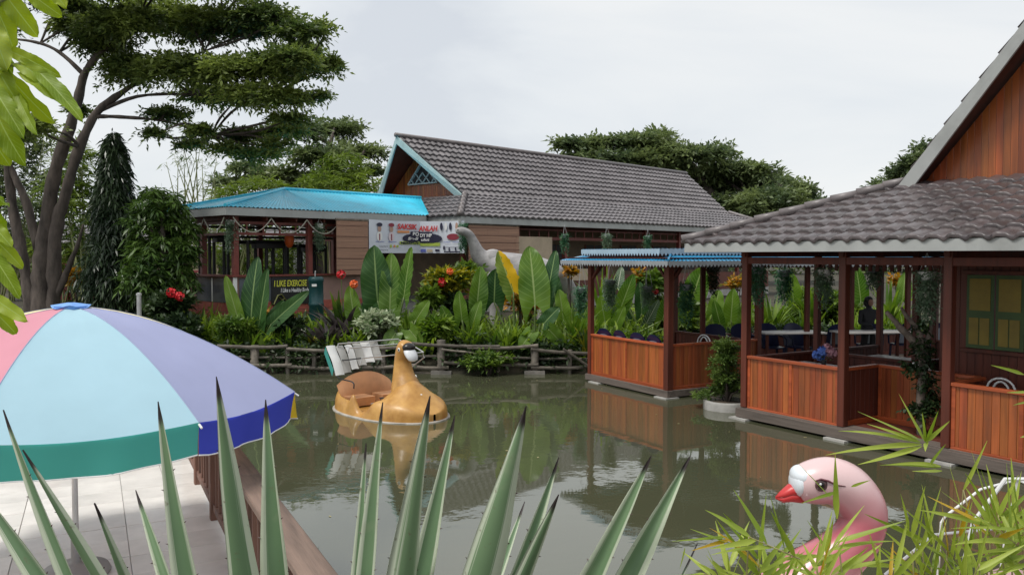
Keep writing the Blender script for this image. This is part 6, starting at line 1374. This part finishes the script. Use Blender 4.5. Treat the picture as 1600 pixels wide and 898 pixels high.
# ------------------------------------------------------------------ near plants: variegated agaves
def agave_uv(t, l, tcn, cur):
    uvn = N(t, 'ShaderNodeUVMap'); sp = N(t, 'ShaderNodeSeparateXYZ'); l(uvn.outputs[0], sp.inputs[0])
    def mth(op, a, b_=None):
        n_ = N(t, 'ShaderNodeMath', operation=op)
        for i, q in enumerate((a, b_)):
            if q is None: continue
            if isinstance(q, (int, float)): n_.inputs[i].default_value = q
            else: l(q, n_.inputs[i])
        return n_.outputs[0]
    mpn = N(t, 'ShaderNodeMapping'); mpn.inputs['Scale'].default_value = (2.2, 26, 1); l(uvn.outputs[0], mpn.inputs[0]); oi = N(t, 'ShaderNodeObjectInfo'); cb = N(t, 'ShaderNodeCombineXYZ')
    l(mth('MULTIPLY', oi.outputs['Random'], 50.0), cb.inputs[1]); l(cb.outputs[0], mpn.inputs['Location'])
    nz = N(t, 'ShaderNodeTexNoise'); nz.inputs['Scale'].default_value = 1.0; nz.inputs['Detail'].default_value = 3; l(mpn.outputs[0], nz.inputs['Vector'])
    av = mth('MULTIPLY', mth('ABSOLUTE', mth('SUBTRACT', sp.outputs[1], .5)), 2.0); s_ = mth('ADD', av, mth('MULTIPLY', mth('SUBTRACT', nz.outputs['Fac'], .5), .75))
    mr = N(t, 'ShaderNodeMapRange'); mr.inputs[1].default_value = .52; mr.inputs[2].default_value = .66; l(s_, mr.inputs[0])
    a_ = N(t, 'ShaderNodeMix', data_type='RGBA'); l(mr.outputs[0], a_.inputs[0]); l(cur, a_.inputs[6]); a_.inputs[7].default_value = (.50, .55, .42, 1)
    # bloom of pale wax and brown blotches
    n2 = N(t, 'ShaderNodeTexNoise'); n2.inputs['Scale'].default_value = 9; n2.inputs['Detail'].default_value = 6; l(tcn.outputs['Object'], n2.inputs['Vector'])
    r2 = N(t, 'ShaderNodeMapRange'); r2.inputs[1].default_value = .62; r2.inputs[2].default_value = .8; r2.inputs[4].default_value = .5; l(n2.outputs['Fac'], r2.inputs[0])
    c_ = N(t, 'ShaderNodeMix', data_type='RGBA'); l(r2.outputs[0], c_.inputs[0]); l(a_.outputs[2], c_.inputs[6]); c_.inputs[7].default_value = (.30, .33, .22, 1)
    n4 = N(t, 'ShaderNodeTexNoise'); n4.inputs['Scale'].default_value = 38; n4.inputs['Detail'].default_value = 4; l(tcn.outputs['Object'], n4.inputs['Vector'])
    r4 = N(t, 'ShaderNodeMapRange'); r4.inputs[1].default_value = .66; r4.inputs[2].default_value = .74; r4.inputs[4].default_value = .7; l(n4.outputs['Fac'], r4.inputs[0])
    d4 = N(t, 'ShaderNodeMix', data_type='RGBA'); l(r4.outputs[0], d4.inputs[0]); l(c_.outputs[2], d4.inputs[6]); d4.inputs[7].default_value = (.16, .13, .08, 1); c_ = d4
    tipf = N(t, 'ShaderNodeMapRange'); tipf.inputs[1].default_value = .945; tipf.inputs[2].default_value = .965; l(mth('ADD', sp.outputs[0], mth('MULTIPLY', mth('SUBTRACT', nz.outputs['Fac'], .5), .06)), tipf.inputs[0])
    b2 = N(t, 'ShaderNodeMix', data_type='RGBA'); l(tipf.outputs[0], b2.inputs[0]); l(c_.outputs[2], b2.inputs[6]); b2.inputs[7].default_value = (.035, .025, .025, 1); return b2.outputs[2]
L_ag = LEAF('agave_leaf', (.12, .205, .105), (.18, .275, .145), .08, rough=.5, spec=.35, uvcol=agave_uv, nscale=2)
spine_m = plain('agave_spine', (.06, .03, .025), .5)
def agave_leaf(parent, b0, base, tip, w_, face, chan=.32, bend=0.0):
    A, T = Vector(base) - b0, Vector(tip) - b0; d_ = T - A; ln = d_.length; d_.normalize(); n_ = Vector(face); n_ = (n_ - d_ * n_.dot(d_)).normalized(); s_ = d_.cross(n_)
    nu, nv = 28, 8; vs, uv, edge = [], [], []; ph = random.uniform(0, 6)
    for lay in (0, 1):
        for i in range(nu + 1):
            u = i / nu; hw_ = w_ / 2 * (min(1, .62 + .95 * u) if u < .4 else 1) * (1 - max(0, (u - .35) / .65) ** 1.55) ** .9 + .0012
            for j in range(nv + 1):
                v = 2 * j / nv - 1; th_ = (.010 * (1 - v * v) + .0015) * (1 - u * .7); c = chan * (1 - .2 * u)
                p = A + d_ * (ln * u) + s_ * (v * hw_ * (1 - .1 * c) * (1 + .05 * math.sin(u * 19 + ph)) + ln * .012 * math.sin(u * 4 + ph) * u * (1 - u)) + n_ * (hw_ * c * v * v * 1.6 + bend * math.sin(math.pi * u) * ln - (th_ if lay else 0))
                vs.append(tuple(p)); uv.append((u, (v + 1) / 2))
                if lay == 0 and j in (0, nv): edge.append((p, s_ * (1 if j else -1)))
    k = nv + 1; o2 = (nu + 1) * k
    fs = [(i * k + j, (i + 1) * k + j, (i + 1) * k + j + 1, i * k + j + 1) for i in range(nu) for j in range(nv)]; fs += [(o2 + i * k + j, o2 + i * k + j + 1, o2 + (i + 1) * k + j + 1, o2 + (i + 1) * k + j) for i in range(nu) for j in range(nv)]
    for j in (0, nv): fs += [(i * k + j, o2 + i * k + j, o2 + (i + 1) * k + j, (i + 1) * k + j) for i in range(nu)]
    lf = link('leaf', npmesh('leaf', np.array(vs), np.array(fs), L_ag, np.array(uv), True), parent)
    th_ = MB()
    for q, (p, s) in enumerate(edge[4:-6]):
        if q % 3: continue
        r_ = .0022; t_ = p + s * .007 + d_ * .003; th_.add([p + d_ * r_, p - d_ * r_, p + n_ * r_, t_], [(0, 1, 3), (1, 2, 3), (2, 0, 3)])
    th_.build('teeth', spine_m, lf)['kind'] = 'stuff'; return lf
def agave(label, px, Y, leaves):
    base = Vector((at(px, 1500, Y).x, Y, 1.32)); t = thing('agave', label, 'agave', tuple(base), 0, 'variegated agaves in the foreground')
    for (tx, ty, bx, wpx, dY) in leaves:
        ti = at(tx, ty, Y + dY); mid = at(bx, 898, Y + dY * .4); d_ = mid - ti; bs = ti + d_ * ((1.36 - ti.z) / d_.z); bs = bs.lerp(Vector((base.x, base.y, 1.36)), .25)
        fc = Vector((random.uniform(-.5, .5), -1, .25)) if dY >= 0 else Vector((random.uniform(-.6, .6), 1, .3))
        agave_leaf(t, base, bs, ti, wpx * Y / F * 1.06, fc, chan=random.uniform(.3, .6), bend=random.uniform(-.012, .03))
    # dead and short basal leaves below the picture
    for k in range(6):
        a_ = k * 1.05 + .3; tp_ = base + Vector((math.cos(a_) * .5, math.sin(a_) * .35, .3)); agave_leaf(t, base, base + Vector((math.cos(a_) * .05, math.sin(a_) * .05, .02)), tp_, .09, Vector((-math.cos(a_), -math.sin(a_), 1)))
    MB().lathe([(.05, -.2), (.11, -.05), (.1, .08), (.03, .16)], 12).build('heart', L_ag, t, True)
agave('widest variegated agave in front of parasol with white-edged pointed leaves', 400, 2.15, [(5, 640, 112, 34, .1), (36, 702, 150, 40, -.1), (-45, 745, 62, 52, .05), (148, 785, 190, 42, -.15), (212, 765, 262, 40, .2), (247, 627, 300, 48, .05), (338, 588, 385, 58, -.1), (415, 624, 447, 58, .1)])
agave('tall middle variegated agave overlapping the duck boat reflection', 575, 2.2, [(598, 628, 566, 40, .05), (572, 692, 556, 30, .15), (672, 618, 640, 60, -.1), (711, 648, 662, 48, .1), (822, 634, 748, 78, -.12), (820, 783, 782, 30, .25), (873, 714, 806, 46, .1), (873, 772, 826, 46, -.2)])
agave('smaller variegated agave with two leaning leaves over open water', 700, 2.3, [(1018, 711, 935, 54, 0), (1079, 711, 985, 60, .12), (1090, 848, 1070, 24, .3)])

# ------------------------------------------------------------------ near plants: young bamboo
L_bn = LEAF('young_bamboo_leaf', (.22, .31, .04), (.42, .50, .09), .42, rough=.45, nscale=6, isl=.5)
L_by = LEAF('yellow_bamboo_leaf', (.5, .32, .03), (.6, .42, .06), .4, rough=.5, nscale=4)
stem_m = M('bamboo_stem', (.30, .27, .11), .5, .25, 20)
def lance(parent, b0, A, T, w_, mat):
    A, T = Vector(A) - b0, Vector(T) - b0; d_ = T - A; ln = d_.length; d_.normalize(); f_ = Vector((random.uniform(-.7, .7), -.6, random.uniform(.1, 1))); n_ = (f_ - d_ * f_.dot(d_)).normalized(); s_ = d_.cross(n_); vs, fs = [], []; nu = 9; cv = random.uniform(-.06, .14)
    for i in range(nu + 1):
        u = i / nu; hw_ = w_ / 2 * min(1, (u * 5 + .12)) * (1 - max(0, (u - .15) / .85) ** 1.5) + .0003; c = A + d_ * (ln * u) - Vector((0, 0, cv * ln * u * u))
        vs += [c - s_ * hw_ + n_ * hw_ * .35, c, c + s_ * hw_ + n_ * hw_ * .35]
    for i in range(nu):
        for j in (0, 1): fs.append((i * 3 + j, i * 3 + j + 1, i * 3 + 4 + j, i * 3 + 3 + j))
    return link('leaf', npmesh('leaf', np.array([tuple(v) for v in vs]), np.array(fs), mat, smooth=True), parent)
def bamboo_near(label, root_px, Y, nodes, explicit=()):
    b0 = Vector((at(root_px, 1400, Y).x, Y, 1.32)); t = thing('young_bamboo', label, 'bamboo', tuple(b0), 0, 'young bamboo in the foreground')
    for (px, py, n_, L0, a0, a1, dY) in nodes:
        Yn = Y + dY; c = at(px, py, Yn)
        mid = Vector(((c.x * .55 + b0.x * .45), Y, (c.z * .6 + b0.z * .4)))
        P = smooth_path([(*(Vector((random.uniform(-.06, .06), random.uniform(-.05, .05), -.05))), .007), (*(mid - b0), .004), (*(c - b0), .0016)], 12); MB().tube([p[:3] for p in P], [max(.0012, p[3]) for p in P], 6).build('stem', stem_m, t, True)
        sd_ = R(random.uniform(55, 125)) if random.random() < .6 else R(random.uniform(a0, a1)); sl = random.uniform(45, 95)
        for k in range(n_):
            f_ = (k + random.random()) / n_; s_ = 1 if k % 2 else -1
            a_ = sd_ + s_ * R(random.uniform(12, 62)) * (1.1 - .5 * f_) + R(random.uniform(-10, 10)); ln = L0 * random.uniform(.65, 1.25)
            q0 = (px - math.cos(sd_) * sl * (1 - f_), py + math.sin(sd_) * sl * (1 - f_))
            A = at(*q0, Yn); T = at(q0[0] + ln * math.cos(a_), q0[1] - ln * math.sin(a_), Yn + random.uniform(-.08, .08))
            lance(t, b0, A, T, random.uniform(.009, .0145), L_by if random.random() < .05 else L_bn)
        e_ = at(px - math.cos(sd_) * sl, py + math.sin(sd_) * sl, Yn); MB().tube([tuple(e_ - b0), tuple(c - b0)], [.002, .0012], 5).build('twig', stem_m, t)
    for (ax, ay, tx, ty, w_, yl) in explicit: lance(t, b0, at(ax, ay, Y), at(tx, ty, Y - .04), w_ * .68 * Y / F, L_by if yl else L_bn)
bamboo_near('arching bamboo stem with a starry leaf spray reaching towards the pavilion', 1660, 2.0, [(1505, 765, 3, 70, 20, 200, 0), (1595, 800, 9, 95, 60, 220, 0)],
            [(1445, 690, 1404, 620, 13, 0), (1445, 690, 1441, 638, 9, 0), (1446, 690, 1466, 641, 12, 0), (1447, 690, 1484, 658, 10, 0), (1440, 688, 1340, 643, 11, 0), (1438, 692, 1310, 656, 12, 0), (1440, 694, 1290, 699, 14, 0), (1440, 697, 1340, 732, 14, 0), (1438, 690, 1355, 660, 9, 0), (1448, 690, 1446, 705, 12, 0),
             (1470, 728, 1385, 712, 9, 0), (1470, 730, 1375, 718, 8, 0), (1472, 735, 1425, 738, 7, 0), (1452, 728, 1478, 688, 7, 0), (1600, 585, 1548, 567, 8, 0), (1605, 612, 1573, 614, 6, 0), (1608, 628, 1583, 629, 5, 0), (1605, 680, 1594, 684, 5, 0)])
bamboo_near('bamboo tuft covering the goose neck with upright leaves', 1370, 1.95, [(1310, 845, 7, 90, 40, 150, 0), (1345, 880, 9, 80, 10, 170, .05), (1275, 885, 9, 75, 15, 175, -.05), (1225, 895, 8, 80, 20, 165, 0), (1255, 872, 6, 70, 150, 215, .08)], [(1308, 810, 1305, 705, 15, 0), (1300, 780, 1246, 722, 5, 0), (1308, 768, 1252, 784, 8, 0), (1330, 760, 1360, 748, 6, 0)])
bamboo_near('low bamboo tuft at the water edge left of the goose', 1150, 1.9, [(1185, 872, 10, 95, 60, 200, 0), (1140, 880, 9, 85, 70, 190, .05), (1170, 838, 7, 95, 90, 200, -.05), (1100, 895, 8, 70, 60, 170, 0), (1205, 890, 9, 80, 30, 150, .06)], [(1180, 850, 1130, 805, 10, 0), (1140, 848, 1078, 828, 10, 0), (1140, 838, 1050, 846, 7, 0), (1142, 842, 1080, 858, 9, 1), (1070, 855, 1062, 890, 6, 0)])
bamboo_near('bamboo tuft with an orange leaf right of the goose neck', 1460, 2.05, [(1425, 860, 9, 100, 50, 150, 0), (1455, 885, 10, 85, 10, 170, .05), (1400, 892, 8, 85, 20, 160, -.05), (1480, 855, 6, 95, 60, 160, 0), (1440, 840, 4, 95, 70, 140, .05), (1500, 890, 9, 85, 10, 175, 0)], [(1482, 870, 1470, 782, 14, 1), (1420, 830, 1407, 765, 12, 0), (1425, 840, 1446, 752, 13, 0), (1455, 850, 1440, 780, 12, 0)])
bamboo_near('dense bamboo tuft at the lower right corner over white tubes', 1580, 1.9, [(1545, 815, 16, 105, 20, 170, 0), (1580, 860, 12, 95, 20, 180, .05), (1530, 880, 12, 90, 20, 170, -.05), (1600, 890, 12, 100, 30, 180, 0), (1560, 800, 10, 95, 40, 140, .05), (1605, 830, 8, 100, 90, 190, 0)], [(1560, 840, 1600, 822, 14, 1)])
# ------------------------------------------------------------------ near plants: leafy branch at the left edge
L_nl = LEAF('glossy_bright_leaf', (.19, .29, .02), (.36, .44, .05), .45, rough=.48, spec=.35, bump=.15, uvcol=vein_uv((.38, .5, .12), (.30, .42, .07)), nscale=4, isl=.4)
NY = 1.5; nb0 = Vector((-1.35, NY, 1.3))
nb = thing('leafy_tree', 'young tree with drooping glossy light green leaves at the left edge', 'tree', tuple(nb0))
tw = [[(-60, 600, .018), (-70, 300, .016), (-55, 60, .013), (-20, -40, .008)], [(-66, 420, .012), (-30, 370, .008), (-2, 355, .004)], [(-66, 200, .012), (-20, 105, .007), (12, 78, .004)], [(-66, 260, .012), (-25, 120, .007), (32, 100, .003)], [(-60, 110, .012), (-15, 20, .006), (30, -20, .004)], [(-66, 560, .012), (-30, 490, .007), (-5, 466, .004)]]
for path in tw:
    P = smooth_path([(*(at(px, py, NY) - nb0), r) for px, py, r in path], 12); MB().tube([p[:3] for p in P], [p[3] for p in P], 8).build('branch', M('green_twig', (.2, .22, .09), .6, .3, 20) if 'green_twig' not in bpy.data.materials else bpy.data.materials['green_twig'], nb, True)
P = smooth_path([(-.02, 0, -.1, .035), (-.0, 0, .6, .03), (*(at(-62, 590, NY) - nb0), .02)], 10); MB().tube([p[:3] for p in P], [p[3] for p in P], 10).build('trunk', bark, nb, True)
for (ax, ay, tx, ty, w_) in [(8, -8, 56, 56, 30), (-8, 10, 26, 74, 30), (44, -12, 96, 26, 24), (80, -14, 102, 8, 20), (16, 80, 88, 112, 20), (28, 98, 100, 142, 24), (60, 112, 124, 172, 24), (34, 112, 105, 156, 22), (-8, 78, 16, 112, 26), (-6, 104, 40, 190, 34), (8, 112, 78, 198, 30), (-10, 140, 30, 196, 26), (28, 150, 50, 206, 18), (-10, 166, 24, 252, 36), (-14, 296, 10, 328, 22), (-14, 350, 18, 382, 20), (-6, 376, 36, 416, 20), (-12, 398, 30, 456, 24), (-12, 464, 39, 500, 22), (-14, 482, 30, 522, 22), (-20, 30, 8, 96, 34), (-20, 200, 10, 262, 34), (-16, 330, 14, 372, 22)]:
    fc = Vector((random.uniform(-.5, .6), -.9, random.uniform(.2, .8)))
    link('leaf', blade_mesh(at(ax, ay, NY) - nb0, at(tx, ty, NY + random.uniform(-.05, .05)) - nb0, w_ * NY / F * 1.1, fc, L_nl, lobes=0, edge=.07, fold=random.uniform(.15, .45), bend=random.uniform(.05, .3), taper=.5, wave=.11), nb)
